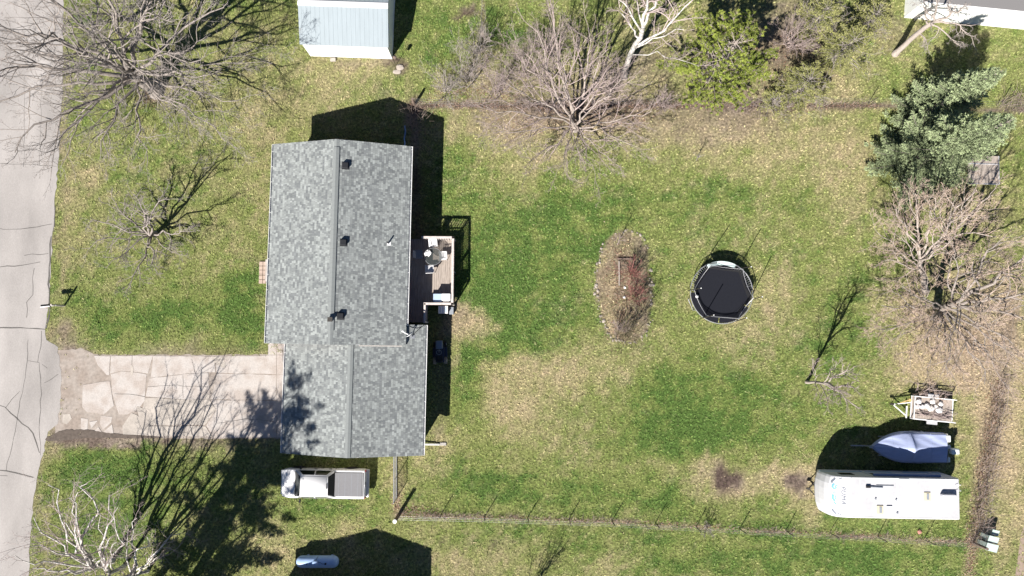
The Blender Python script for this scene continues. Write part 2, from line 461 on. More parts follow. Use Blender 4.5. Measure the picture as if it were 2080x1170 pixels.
def lawn(x, y):
    """green, dead, dirt in 0..1 for ground points"""
    px, py = to_px(x, y)
    wx = px + 70 * (fbm(x * .45, y * .45, 3, 3) - .5) + 34 * (fbm(x * 1.9, y * 1.9, 5, 2) - .5)
    wy = py + 60 * (fbm(x * .45 + 40, y * .45, 4, 3) - .5) + 30 * (fbm(x * 1.9, y * 1.9, 6, 2) - .5)
    g = np.full(x.shape, .45); d = np.full(x.shape, .13); s = np.zeros(x.shape)
    rag = np.clip(.25 + 1.5 * fbm(x * 1.25, y * 1.25, 61, 4), .2, 1.7)
    for cx, cy, rx, ry, a, b, c in BLOBS:
        k = np.exp(-(((wx - cx) / rx) ** 2 + ((wy - cy) / ry) ** 2) * .9)
        kr = k * (rag if (a > 0 or b > .2) and c < .3 else 1.0); g += a * kr; d += b * kr; s += c * k
    lx = px + .25 * (wx - px); ly = py + .25 * (wy - py)
    for pts, hw, b, c in LINES:
        k = np.exp(-(line_dist(lx, ly, pts) / hw) ** 2)
        g -= .35 * k; d += b * k; s += c * k
    bed = in_poly(px, py, BED)
    s = np.where(bed, .40 + .5 * (fbm(x * 1.5, y * 1.5, 77, 3) - .5) + .2 * (px > 1250), s); g = np.where(bed, .3, g); d = np.where(bed, .7, d)
    g += .45 * (fbm(x * .55, y * .55, 11, 5) - .5) + .9 * (fbm(x * 1.9, y * 1.9, 12, 4) - .5)
    # faint mowing streaks, running left to right in the back yard
    g += .55 * (fbm(x * .3, y * 2.4, 15, 3) - .5)
    d += .55 * (fbm(x * .8, y * .8, 21, 5) - .5) + .9 * (fbm(x * 2.6, y * 2.6, 22, 4) - .5)
    s += .45 * (fbm(x * 1.2, y * 1.2, 31, 4) - .5) * (s > .05)
    return np.clip(g, 0, 1), np.clip(d, 0, 1), np.clip(s, 0, 1)

C_GREEN = np.array((.100, .146, .033)); C_DEEP = np.array((.066, .112, .028)); C_OLIVE = np.array((.182, .188, .074))
C_STRAW = np.array((.30, .255, .145)); C_PINK = np.array((.32, .245, .175)); C_SOIL = np.array((.085, .062, .052)); C_DRY = np.array((.33, .275, .225))

def lawn_colour(g, d, s, x, y, jit=None):
    g3, d3, s3 = (v[:, None] for v in (g, d, s))
    n = fbm(x * .35, y * .35, 51, 3)[:, None]
    c = C_OLIVE * (1 - g3) + C_GREEN * g3
    k = np.clip((g3 - .62) / .3, 0, 1); c = c * (1 - k) + C_DEEP * k
    straw = C_STRAW * (1 - n) + C_PINK * n
    k = np.clip(d3 * 1.25 - .12, 0, 1); c = c * (1 - k) + straw * k
    n2 = fbm(x * .9, y * .9, 52, 3)[:, None]
    px, py = to_px(x, y)
    drv = np.exp(-(((px - 230) / 160) ** 2 + ((py - 800) / 110) ** 2) * 1.4)[:, None]
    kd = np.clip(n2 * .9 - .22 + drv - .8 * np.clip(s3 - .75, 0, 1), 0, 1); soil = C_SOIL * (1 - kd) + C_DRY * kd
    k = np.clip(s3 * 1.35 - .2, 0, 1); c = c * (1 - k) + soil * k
    if jit is not None: c = c * jit[:, None]
    return c

def axis(lo, hi, step, far):
    a = list(np.arange(lo, hi + 1e-6, step)); out = []
    s = step * 2; v = lo
    while v > -far: s *= 1.6; v -= s; out.append(v)
    out = out[::-1] + a
    s = step * 2; v = hi
    while v < far: s *= 1.6; v += s; out.append(v)
    return np.array(out)
gx = axis(-40, 40, .33, 600); gy = axis(-24, 30, .33, 600)
X, Y = np.meshgrid(gx, gy)
xf, yf = X.ravel(), Y.ravel()
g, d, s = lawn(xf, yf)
gcol = lawn_colour(g, d, s, xf, yf) * .86  # soil darkened evenly to stand in for shade in the gaps between blades
nx, ny = len(gx), len(gy)
ii = np.arange(nx * ny).reshape(ny, nx)
faces = np.stack([ii[:-1, :-1].ravel(), ii[:-1, 1:].ravel(), ii[1:, 1:].ravel(), ii[1:, :-1].ravel()], 1)
gm = np_mesh('ground', np.stack([xf, yf, np.zeros_like(xf)], 1), faces, MT['ground'], gcol)
ground = obj('ground', gm, None); props(ground, 'patchy spring lawn and bare soil around the house', kind='structure')

# ---- road
ROAD = [(-1500, -900), (142, -900), (130, 0), (128, 150), (120, 300), (108, 470), (98, 620), (91, 668), (96, 690), (118, 706), (124, 760), (122, 830),
        (116, 862), (97, 878), (92, 905), (80, 945), (69, 1010), (63, 1080), (58, 1170), (30, 1900), (-1500, 1900)]
def px_poly(poly, z): return [P(x, y, z) for x, y in poly]
bm = bm_new()
rp = [P(x, y) for x, y in ROAD]
rr_ = []
erng = random.Random(77)
for a, b in zip(rp, rp[1:] + rp[:1]):
    n = max(1, int((b - a).length / .3)) if (b - a).length < 12 else 1
    for k in range(n):
        v = a.lerp(b, k / n); rr_.append((v.x + erng.uniform(-.07, .07), v.y + erng.uniform(-.05, .05)))
add_prism(bm, rr_, -.05, .012)
road = obj('road', bm, MT['road']); props(road, 'pale worn road along the left edge', kind='structure')
rng = random.Random(4)
def crack(parent, pts, w, z=.0165, step=.5, amp=.05):
    q = [P(x, y, z) for x, y in pts]; out = []
    for a, b in zip(q, q[1:]):
        n = max(1, int((b - a).length / step))
        for i in range(n):
            out.append(a.lerp(b, i / n) + Vector((rng.uniform(-amp, amp), rng.uniform(-amp, amp), 0)))
    out.append(q[-1])
    bm = bm_new(); sweep(bm, out, [w * rng.uniform(.5, 1.3) for _ in out], 0)
    return obj('crack', bm, MT['crack'], parent)
for pts, w in [([(-60, 152), (60, 155), (128, 152)], .05), ([(-60, 335), (20, 332), (115, 338)], .03), ([(-60, 455), (22, 467), (60, 463), (105, 455)], .05),
               ([(-60, 545), (30, 541), (82, 532)], .05), ([(50, 518), (98, 515)], .03), ([(-60, 668), (40, 666), (92, 669)], .07), ([(68, 545), (66, 600), (55, 612), (54, 645)], .035),
               ([(-60, 800), (10, 828), (68, 880), (80, 920)], .07), ([(10, 828), (40, 795)], .035), ([(-60, 955), (15, 956), (68, 970)], .07), ([(15, 966), (-60, 965)], .03), ([(12, 955), (34, 860), (55, 735), (57, 690)], .03),
               ([(56, 732), (80, 735), (84, 800), (80, 850), (82, 925)], .035), ([(78, 735), (83, 690), (84, 672)], .03), ([(100, 640), (99, 560), (104, 480)], .10), ([(92, 668), (100, 640)], .10), ([(108, 470), (112, 420)], .05), ([(84, 740), (96, 748)], .03),
               ([(48, 340), (50, 152)], .02), ([(85, 152), (80, 335)], .02), ([(90, 780), (118, 760)], .03)]:
    crack(road, pts, w)

# ---- driveway of broken slabs
drive = thing('driveway', 'broken concrete driveway leading to the garage', None, (0, 0, 0)); props(drive, kind='structure')
base = []
BASE = [(118, 712), (165, 708), (192, 719), (300, 720), (440, 721), (545, 719), (545, 692), (600, 692), (600, 891), (440, 891), (300, 889), (235, 886), (165, 890), (112, 884), (116, 800)]
bq = [P(x, y) for x, y in BASE]
for a, b in zip(bq, bq[1:] + bq[:1]):
    n = max(1, int((b - a).length / .3))
    for k in range(n):
        v = a.lerp(b, k / n); base.append((v.x + erng.uniform(-.08, .08), v.y + erng.uniform(-.06, .06)))
bm = bm_new(); add_prism(bm, base, -.05, .005); obj('dirt_bed', bm, MT['sand'], drive)
for pts, ws in (([(92, 893), (130, 884), (175, 881), (215, 884), (262, 887), (330, 889)], [.25, .75, .55, .35, .22, .08]), ([(430, 727), (446, 734), (458, 746)], [.2, .65, .25]), ([(268, 742), (268, 762)], [.15, .25]), ([(278, 826), (292, 842), (290, 858)], [.2, .7, .3]), ([(415, 800), (425, 808)], [.2, .4]), ([(520, 850), (545, 853)], [.5, .7])):
    q = [P(x, y, .0275) for x, y in pts]; pp, ww = [], []
    for i, (a, b) in enumerate(zip(q, q[1:])):
        n = max(3, int((b - a).length / .15))
        for k in range(n): pp.append(a.lerp(b, k / n)); ww.append(max(.04, (ws[i] + (ws[i + 1] - ws[i]) * k / n) * erng.uniform(.85, 1.12)))
    pp.append(q[-1]); ww.append(.05); ww[0] = .05
    bm = bm_new(); sweep(bm, pp, ww, 0); obj('stain', bm, MT['mud'] if pts[0][0] < 100 else MT['slab2'], drive)
SLABS = [
    [(192, 723), (224, 724), (222, 761), (217, 761), (200, 742)], [(226, 724), (268, 723), (267, 754), (246, 752), (225, 758)],
    [(270, 723), (310, 723), (300, 758), (270, 754)],
    [(170, 782), (217, 775), (223, 775), (226, 797), (231, 823), (211, 841), (177, 836), (168, 826)],
    [(226, 761), (246, 755), (263, 756), (297, 761), (293, 814), (280, 831), (258, 841), (242, 841), (234, 814), (228, 795)],
    [(312, 723), (434, 724), (437, 756), (377, 758), (307, 767)], [(304, 769), (377, 760), (423, 758), (426, 809), (368, 810), (297, 805)],
    [(296, 808), (368, 812), (424, 811), (438, 832), (416, 863), (307, 863), (284, 855), (290, 832)],
    [(250, 865), (268, 839), (280, 844), (306, 865), (417, 866), (430, 887), (350, 885), (251, 882)],
    [(165, 849), (179, 851), (178, 873), (165, 879)], [(182, 857), (199, 854), (186, 870)], [(200, 867), (208, 879), (189, 879)], [(210, 877), (228, 862), (231, 881), (211, 881)],
    [(205, 844), (228, 847), (226, 858), (209, 873), (203, 861)], [(128, 842), (142, 840), (146, 850), (136, 862), (127, 858)],
    [(439, 724), (561, 722), (561, 760), (441, 757)], [(441, 759), (561, 762), (561, 812), (429, 811)],
    [(429, 813), (561, 814), (561, 888), (434, 888), (420, 864), (440, 833)],
    [(563, 722), (596, 722), (596, 760), (563, 760)], [(563, 762), (596, 762), (596, 888), (563, 888)],
    [(545, 690), (561, 690), (561, 720), (545, 720)], [(563, 690), (596, 690), (596, 720), (563, 720)],
]
for i, sl in enumerate(SLABS):
    q = []
    pts = [P(x, y) for x, y in sl]
    if i not in (9, 10, 11, 12, 13, 14):
        cc = sum(pts, Vector()) / len(pts); pts = [v + (v - cc).normalized() * .028 for v in pts]
    for a, b in zip(pts, pts[1:] + pts[:1]):
        n = max(1, int((b - a).length / .45))
        for k in range(n):
            j = .03 if 0 < k else .0
            v = a.lerp(b, k / n); q.append((v.x + rng.uniform(-j, j), v.y + rng.uniform(-j, j)))
    bm = bm_new(); add_prism(bm, q, -.03, .014 + rng.uniform(0, .012))
    obj('slab', bm, MT['slab'] if i not in (7, 8, 14) else MT['slab2'], drive)
for pts, w in [([(371, 762), (372, 809)], .018), ([(300, 786), (360, 783), (424, 786)], .018), ([(232, 800), (262, 801), (294, 806)], .02), ([(440, 860), (500, 850), (560, 858)], .02), ([(330, 864), (345, 885)], .02), ([(390, 730), (396, 757)], .018), ([(470, 724), (462, 757)], .02)]:
    crack(drive, pts, w, .0295, .4, .04)

# ---- dirt track in the lower right corner
bm = bm_new()
tp = [P(x, y) for x, y in [(2074, 1085), (2082, 1060), (2120, 1000), (2400, 900), (2400, 1500), (2020, 1500), (2062, 1170)]]
add_prism(bm, [(p.x, p.y) for p in tp], -.05, .006)
props(obj('dirt_track', bm, MT['path']), 'bare dirt track in the lower right corner', kind='structure')

# ---- grass tufts: real blades over the soil sheet
rs = np.random.RandomState(9)
N = 172000
tx = rs.uniform(-38, 38, N); ty = rs.uniform(-21, 27, N)
px, py = to_px(tx, ty)
g, d, s = lawn(tx, ty)
keep = ~in_poly(px, py, [(x + 3, y) for x, y in ROAD])
HOUSE_FP = [(590, 330), (838, 330), (838, 660), (872, 660), (866, 912), (592, 910), (575, 700)]
for poly in (HOUSE_FP, [(545, 721), (596, 721), (596, 890), (165, 885), (165, 780), (192, 722)], [(630, -60), (800, -60), (798, 118), (632, 112)],
             [(835, 470), (918, 470), (918, 620), (866, 625), (866, 660), (835, 660)], [(1836, 36), (2080, 63), (2300, 90), (2300, -200), (1836, -200)]):
    keep &= ~in_poly(px, py, poly)
keep &= rs.uniform(0, 1, N) > np.clip(s * 1.3, 0, .97)
tx, ty, g, d, s = (v[keep] for v in (tx, ty, g, d, s))
N = len(tx); B = 4
ph = rs.uniform(0, 2 * np.pi, (N, B)); el = rs.uniform(.25, 1.1, (N, B))
size = (rs.uniform(.075, .15, N) * (1 + .35 * g))[:, None] * rs.uniform(.7, 1.3, (N, B))
dx, dy, dz = np.cos(ph) * np.cos(el), np.sin(ph) * np.cos(el), np.sin(el)
bx = tx[:, None] + rs.normal(0, .03, (N, B)); by = ty[:, None] + rs.normal(0, .03, (N, B))
hw = rs.uniform(.013, .026, (N, B))
v0 = np.stack([bx - np.sin(ph) * hw, by + np.cos(ph) * hw, np.full((N, B), -.004)], -1)
v1 = np.stack([bx + np.sin(ph) * hw, by - np.cos(ph) * hw, np.full((N, B), -.004)], -1)
v2 = np.stack([bx + dx * size, by + dy * size, dz * size], -1)
V = np.stack([v0, v1, v2], 2).reshape(-1, 3)
F = np.arange(N * B * 3).reshape(-1, 3)
tuft_dead = np.clip(d + rs.normal(0, .13, N), 0, 1)
jit = np.clip(rs.normal(1.06, .23, N), .45, 1.6)
tc = lawn_colour(np.clip(g + rs.normal(0, .15, N), 0, 1), tuft_dead, s * .5, tx, ty, jit) * 1.54
grass = obj('grass', np_mesh('grass', V, F, MT['blade'], np.repeat(tc, B * 3, axis=0)), None)
props(grass, 'short patchy grass blades covering the lawn', 'grass', kind='stuff')

# ---- fallen leaves along fences and under the trees
LEAFY = [([(835, 215), (1300, 214), (1780, 214)], 9, 1500), ([(808, 1046), (980, 1051), (1240, 1059), (1540, 1077), (1790, 1090), (1975, 1103)], 5, 900),
         ([(1975, 1103), (2000, 960), (2032, 770)], 16, 1500), ([(1967, 1180), (1973, 1103)], 10, 250), ([(810, 1040), (840, 1035), (890, 1040)], 9, 200), ([(806, 1000), (806, 1040)], 9, 120),
         ([(1040, 250), (1330, 240)], 22, 700), ([(1250, 500), (1265, 590), (1270, 690)], 28, 900), ([(290, 195), (320, 195)], 16, 160), ([(1480, 120), (1620, 150)], 60, 900), ([(880, 190), (1060, 190)], 20, 500), ([(1880, 640), (2000, 720)], 50, 500)]
VV, FF, CC = [], [], []
for pts, hw, n in LEAFY:
    q = [P(x, y) for x, y in pts]
    segs = [(a, b, (b - a).length) for a, b in zip(q, q[1:])]; tot = sum(z[2] for z in segs)
    for _ in range(n):
        t = rng.uniform(0, tot)
        for a, b, l in segs:
            if t <= l: break
            t -= l
        c = a.lerp(b, min(1, t / l)) + Vector((rng.gauss(0, hw / 45), rng.gauss(0, hw / 45), rng.uniform(.02, .07)))
        r = rng.uniform(.025, .055); an = rng.uniform(0, 6.3); tl = rng.uniform(-.4, .4)
        u = Vector((math.cos(an), math.sin(an), tl)) * r; w = Vector((-math.sin(an), math.cos(an), rng.uniform(-.4, .4))) * r * .7
        k = len(VV); VV += [c - u, c - w, c + u, c + w]; FF.append((k, k + 1, k + 2, k + 3))
        base = rng.choice([(.26, .165, .115), (.21, .12, .08), (.30, .21, .155), (.16, .10, .07), (.36, .28, .22)])
        f = rng.uniform(.7, 1.2); CC += [tuple(z * f for z in base)] * 4
leaves = obj('leaf_litter', np_mesh('leaf_litter', [tuple(v) for v in VV], FF, MT['leaf'], np.array(CC)), None)
props(leaves, 'scattered brown fallen leaves along the fences and under trees', 'leaves', kind='stuff')

# ------------------------------------------------------------------ the house
R3 = random.Random(12)
house = thing('house', 'long house with grey shingle gable roofs and a garage wing', 'house', (-11.12, 5.86, 0), -.016)
HX, HY, EZ, RZ = 4.44, 6.43, 3.1, 4.55              # main roof half sizes, eave and ridge height
GX, GHX, GEZ, GRZ = 1.13, 4.48, 2.5, 3.85           # garage wing
GY0, GY1E, GY1W = -13.43, -5.13, -6.10

SH_TONES = [(.262, .280, .274), (.232, .248, .244), (.186, .199, .198), (.142, .152, .155), (.206, .220, .217), (.164, .175, .177)]
def shingles(name, x_eave, z_eave, x_ridge, z_ridge, y0, y1, parent, seed):
    """courses of separate tabs laid up the slope from the eave"""
    r = random.Random(seed)
    a = Vector((x_eave, 0, z_eave)); b = Vector((x_ridge, 0, z_ridge))
    up = (b - a); Ls = up.length; up.normalize()
    n = Vector((0, 1, 0)).cross(up); n = n if n.z > 0 else -n
    V, F, C = [], [], []
    ex = .143; row = 0; s = 0.0
    rs_ = np.random.RandomState(seed)
    while s < Ls - .02:
        y = y0 - r.uniform(0, .15); s2 = min(s + ex * 1.02, Ls)
        tone_bias = r.random()
        while y < y1:
            w = r.choice([.09, .11, .13, .16, .19, .25]); ya, yb = max(y, y0), min(y + w - .006, y1)
            y += w
            if yb - ya < .02: continue
            lift = .011 + r.choice([0, 0, .004])
            p = a + up * s; q = a + up * s2
            lo0 = p + n * lift; lo1 = p + n * .0005; hi = q + n * (lift * .25 + .0005)
            k = len(V)
            for base, yy in ((lo1, ya), (lo1, yb), (lo0, ya), (lo0, yb), (hi, ya), (hi, yb)):
                V.append((base.x, yy, base.z))
            F += [(k, k + 1, k + 3, k + 2), (k + 2, k + 3, k + 5, k + 4), (k, k + 2, k + 4, k + 4), (k + 1, k + 5, k + 3, k + 3)][:2]
            t = r.choice(SH_TONES); f = r.uniform(.92, 1.08)
            C += [tuple(c * f for c in t)] * 6
        s += ex; row += 1
    me = np_mesh(name, V, F, MT['shingle'], np.array(C))
    o = obj('shingles', me, None, parent); o['kind'] = 'stuff'
    return o

def roof_deck(parent, xe, ze, xr, zr, y0, y1, th=.16):
    bm = bm_new()
    add_slab(bm, [(xe, y0, ze), (xe, y1, ze), (xr, y1, zr), (xr, y0, zr)], (0, 0, 1), th)
    return obj('roof', bm, MT['underlay'], parent)

# walls
def gable_wall_block(name, x0, x1, y0, y1, ze, zr, mat, parent):
    bm = bm_new(); xm = (x0 + x1) / 2
    f = [bm.verts.new(v) for v in ((x0, y0, 0), (x1, y0, 0), (x1, y0, ze), (xm, y0, zr), (x0, y0, ze))]
    b = [bm.verts.new(v) for v in ((x0, y1, 0), (x1, y1, 0), (x1, y1, ze), (xm, y1, zr), (x0, y1, ze))]
    bm.faces.new(f); bm.faces.new(b[::-1])
    for i in range(5):
        j = (i + 1) % 5; bm.faces.new((f[i], f[j], b[j], b[i]))
    return obj(name, bm, mat, parent)
gable_wall_block('wall', -HX + .45, HX - .45, -HY + .3, HY - .3, EZ - .04, RZ - .22, MT['siding'], house)
gable_wall_block('wall', GX - GHX + .4, GX + GHX - .4, GY0 + .3, -HY + .31, GEZ - .04, GRZ - .22, MT['siding_t'], house)
bm = bm_new(); add_box(bm, ((HX - .45 + GX + GHX - .4) / 2, (GY1E + -HY + .3) / 2 - .15, 1.22), (GX + GHX - .4 - (HX - .45), GY1E - .3 + HY, 2.44)); obj('wall', bm, MT['siding'], house)
# roofs
for xe, sd in ((-HX, 1), (HX, 2)):
    rf = roof_deck(house, xe, EZ, 0, RZ, -HY, HY)
    shingles('shingles', xe * 1.004, EZ, 0, RZ, -HY - .02, HY + .02, rf, sd)
rf = roof_deck(house, GX - GHX, GEZ, GX, GRZ, GY0, GY1W)
shingles('shingles', GX - GHX - .02, GEZ, GX, GRZ, GY0 - .02, GY1W, rf, 3)
rf = roof_deck(house, GX + GHX, GEZ, GX, GRZ, GY0, GY1E)
shingles('shingles', GX + GHX + .02, GEZ, GX, GRZ, GY0 - .02, GY1E + .02, rf, 4)
# ridge caps: a raised vent strip on the main roof, folded caps elsewhere
def ridge_cap(x, z, y0, y1, slope, w, lift, step=.3):
    bm = bm_new(); y = y0
    while y < y1 - .02:
        yb = min(y + step - .004, y1); z0 = lift + R3.uniform(0, .004)
        v = [(x - w, y, z - w * slope + z0), (x, y, z + z0 + .004), (x + w, y, z - w * slope + z0),
             (x - w, yb, z - w * slope + z0 - .006), (x, yb, z + z0 - .002), (x + w, yb, z - w * slope + z0 - .006)]
        lo = [(a, b, c - lift + .004) for a, b, c in v]
        vs = [bm.verts.new(q) for q in v]; ls = [bm.verts.new(q) for q in lo]
        bm.faces.new((vs[0], vs[1], vs[4], vs[3])); bm.faces.new((vs[1], vs[2], vs[5], vs[4]))
        for i, j in ((0, 3), (2, 5), (0, 1), (1, 2), (3, 4), (4, 5)):
            bm.faces.new((vs[i], vs[j], ls[j], ls[i]))
        y += step
    return obj('ridge_cap', bm, MT['ridgecap'], house)
sl = (RZ - EZ) / HX
ridge_cap(0, RZ, -HY, -HY + .85, sl, .16, .022); ridge_cap(0, RZ, HY - .5, HY, sl, .16, .022)
ridge_cap(0, RZ, -HY + .85, HY - .5, sl, .19, .075)
ridge_cap(GX, GRZ, GY0, -HY, (GRZ - GEZ) / GHX, .17, .06)
# flashing where the garage roof meets the main gable
bm = bm_new(); zg = lambda x: GRZ - abs(x - GX) * (GRZ - GEZ) / GHX
for xa, xb in ((1.6, 4.2),):
    add_slab(bm, [(xa, -HY - .10, zg(xa) + .02), (xb, -HY - .10, zg(xb) + .02), (xb, -HY - .03, zg(xb) + .025), (xa, -HY - .03, zg(xa) + .025)], (0, 0, 1), .01)
obj('flashing', bm, MT['stonegrey'], house)
# fascia boards and rake trim
for sx in (-1, 1):
    for yy in (-HY - .015, HY + .015):
        bm = bm_new(); add_slab(bm, [(sx * HX, yy, EZ - .01), (0, yy, RZ - .01), (0, yy, RZ - .17), (sx * HX, yy, EZ - .17)], (0, math.copysign(1, yy), 0), .02); obj('rake_trim', bm, MT['white'], house)
for sx in (-1, 1):
    bm = bm_new(); add_slab(bm, [(GX + sx * GHX, GY0 - .015, GEZ - .01), (GX, GY0 - .015, GRZ - .01), (GX, GY0 - .015, GRZ - .17), (GX + sx * GHX, GY0 - .015, GEZ - .17)], (0, -1, 0), .02); obj('rake_trim', bm, MT['white'], house)
# gutters with straps
def gutter(x, sx, z, y0, y1):
    bm = bm_new()
    add_box(bm, (x + sx * .125, (y0 + y1) / 2, z - .065), (.022, y1 - y0, .10))
    add_box(bm, (x + sx * .07, (y0 + y1) / 2, z - .125), (.13, y1 - y0, .012))
    for yy in (y0, y1): add_box(bm, (x + sx * .07, yy, z - .075), (.13, .012, .09))
    g_ = obj('gutter', bm, MT['white'], house)
    y = y0 + .4
    bm = bm_new(); add_box(bm, (0, 0, 0), (.12, .022, .008)); sm = mesh_from_bm(bm, 'strap', MT['white'])
    while y < y1:
        obj('strap', sm, None, g_, loc=(x + sx * .065, y, z - .022)); y += 1.0
gutter(-HX, -1, EZ, -HY, HY); gutter(HX, 1, EZ, -HY + 1.25, HY)
gutter(GX - GHX, -1, GEZ, GY0, -HY - .03); gutter(GX + GHX, 1, GEZ, GY0, GY1E)
# downspouts
bm = bm_new()
add_tube(bm, [(-HX - .08, -HY + .05, EZ - .1), (-HX - .05, -HY + .05, EZ - .35), (-HX + .41, -HY + .2, EZ - .7), (-HX + .41, -HY + .2, .1)], .04, 6)
obj('downspout', bm, MT['white'], house)
# windows and doors (walls under the eaves)
def wall_window(x, y, z, w, h, nx):
    bm = bm_new(); add_box(bm, (x, y, z), (.05, w + .14, h + .14)); f = obj('window', bm, MT['white'], house)
    bm = bm_new(); add_box(bm, (x + nx * .02, y, z), (.03, w, h)); obj('pane', bm, MT['glass'], f)
for y in (-4.2, 1.2, 4.4): wall_window(-HX + .44, y, 1.7, 1.4, 1.1, -1)
for y in (1.5, 4.6): wall_window(HX - .44, y, 1.8, 1.2, 1.0, 1)
bm = bm_new(); add_box(bm, (-HX + .43, -1.6, 1.25), (.06, .95, 2.1)); dd = obj('door', bm, MT['white'], house)
bm = bm_new(); add_cyl(bm, (-HX + .38, -1.3, 1.2), .03, .06, 8, axis='X'); obj('handle', bm, MT['chrome'], dd)
bm = bm_new(); add_box(bm, (HX - .43, -1.2, 1.95), (.06, 1.7, 2.05)); obj('door', bm, MT['white'], house)
bm = bm_new(); add_box(bm, (GX - GHX + .39, (GY0 - HY) / 2, 1.1), (.06, 4.9, 2.1)); gd = obj('garage_door', bm, MT['white'], house)
for k in range(3):
    bm = bm_new(); add_box(bm, (GX - GHX + .355, (GY0 - HY) / 2, .6 + k * .52), (.02, 4.8, .02)); obj('panel_line', bm, MT['chrome'], gd)
bm = bm_new(); add_box(bm, (GX + GHX - .39, -8.2, 1.05), (.06, .9, 2.0)); obj('door', bm, MT['white'], house)
# roof fittings: box vents, pipe vent, flue
def on_main(px, py):
    z = 4.2
    for _ in range(6):
        p = P(px, py, z); l = Matrix.Rotation(.016, 3, 'Z') @ (p - Vector((-11.12, 5.86, 0)))
        z = RZ - abs(l.x) * sl
    return Vector((l.x, l.y, z))
for px_, py_ in ((702, 337), (698, 493), (692, 642)):
    c = on_main(px_, py_)
    bm = bm_new()
    rot = Matrix.Rotation(math.atan(sl), 3, 'Y')
    add_box(bm, c + Vector((0, 0, .02)), (.46, .46, .02), rot=rot)
    add_box(bm, c + Vector((0, 0, .14)), (.36, .36, .22), bevel=.03, rot=rot)
    obj('roof_vent', bm, MT['vent'], house)
c = on_main(790, 495)
bm = bm_new(); add_box(bm, c + Vector((0, 0, .024)), (.24, .24, .012), rot=rot); vb = obj('pipe_vent', bm, MT['white'], house)
bm = bm_new(); add_cyl(bm, c + Vector((-.02, .04, .22)), .05, .44, 10); obj('pipe', bm, MT['vent'], vb)
c = on_main(673, 649)
bm = bm_new(); add_box(bm, c + Vector((-.02, 0, .12)), (.24, .22, .24), bevel=.01); fl = obj('flue', bm, MT['galv'], house)
bm = bm_new(); add_box(bm, c + Vector((-.02, 0, .29)), (.3, .28, .03)); add_cyl(bm, c + Vector((-.02, 0, .25)), .07, .06, 10); obj('cap', bm, MT['steel_dark'], fl)

# dish antenna on the garage roof
def on_garage(px, py):
    z = 3.0
    for _ in range(6):
        p = P(px, py, z); l = Matrix.Rotation(.016, 3, 'Z') @ (p - Vector((-11.12, 5.86, 0)))
        z = zg(l.x)
    return Vector((p.x, p.y, z + .02))
b0 = on_garage(838, 684)
dish = thing('satellite_dish', 'small white satellite dish mast on the garage roof corner', 'dish', b0)
bm = bm_new(); add_box(bm, (0, 0, .01), (.3, .22, .02), rot=Matrix.Rotation(.29, 3, 'Y')); obj('foot', bm, MT['galv'], dish)
bm = bm_new(); add_tube(bm, [(0, 0, 0), (-.12, .1, .35), (-.1, .12, .75)], .028, 8); obj('mast', bm, MT['galv'], dish)
bm = bm_new(); add_tube(bm, [(-.1, .12, .72), (-.3, .2, .7), (-.5, .32, .75)], .035, 6); obj('arm', bm, MT['white'], dish)
bm = bm_new(); add_lathe(bm, [(.02, 0), (.16, .015), (.27, .06), (.27, .075), (.14, .03), (.0, .02)], 18)
bmesh.ops.transform(bm, matrix=Matrix.Translation((-.06, .1, .72)) @ Matrix.Rotation(2.2, 4, 'Z') @ Matrix.Rotation(1.35, 4, 'Y'), verts=bm.verts); obj('reflector', bm, MT['plastic_w'], dish, True)
bm = bm_new(); add_box(bm, (-.52, .34, .76), (.12, .1, .1), bevel=.02); obj('feed', bm, MT['white'], dish)
q = [on_garage(*v) - b0 + Vector((0, 0, .02)) for v in ((838, 684), (843, 676), (852, 668), (862, 660))]
bm = bm_new(); add_tube(bm, q, .018, 5); obj('cable', bm, MT['black'], dish)
q = [on_garage(*v) - b0 + Vector((0, 0, .02)) for v in ((828, 661), (838, 666), (848, 667), (858, 664))]
bm = bm_new(); add_tube(bm, q, .014, 5); obj('cable', bm, MT['black'], dish)

# front step and pavers
p0 = P(526, 531, .14)
step = thing('front_step', 'pale concrete front step on pink pavers under the front eave', 'step', (p0.x, p0.y, 0))
bm = bm_new(); add_box(bm, (.95, -.62, .16), (.9, 1.5, .32), bevel=.02); obj('step', bm, MT['slab'], step)
rows = [(.0, .30), (.31, .58), (.59, .86), (.87, .96), (.97, 1.24), (1.25, 1.52)]
for ya, yb in rows:
    for xa, xb in ((0, .26), (.27, .49)):
        bm = bm_new(); add_box(bm, ((xa + xb) / 2, -(ya + yb) / 2, .05), (xb - xa - .02, yb - ya - .02, .12 + R3.uniform(-.01, .01)), bevel=.008); obj('paver', bm, MT['paver'], step)

# downspout extension lying on the lawn behind the garage
pa, pb, pc = P(858, 903, .3), P(893, 903, .1), P(900, 902, .05)
dn = thing('downspout_extension', 'white downspout pipe lying on the lawn behind the garage corner', 'downspout', (pa.x, pa.y, 0))
bm = bm_new(); add_tube(bm, [(-.18, 0, 1.9), (-.18, 0, .5), (-.05, 0, .22), (pb.x - pa.x, pb.y - pa.y, .1)], .06, 4); obj('pipe', bm, MT['white'], dn)
bm = bm_new(); add_box(bm, (pc.x - pa.x, pc.y - pa.y, .04), (.42, .2, .08), bevel=.02); obj('splash_block', bm, MT['stonegrey'], dn)

# blue hose at the north wall
pa, pb = P(822, 255, .1), P(823, 300, .1)
bm = bm_new(); add_tube(bm, [(pa.x, pa.y, .06), (pa.x + .06, pa.y - .4, .06), (pa.x - .02, pa.y - .9, .08), (pb.x, pb.y + .3, .2), (pb.x + .02, pb.y - .35, .9)], .05, 6)
props(obj('drain_hose', bm, MT['hose'], smooth=True), 'blue hose lying in the shade by the house end', 'hose')

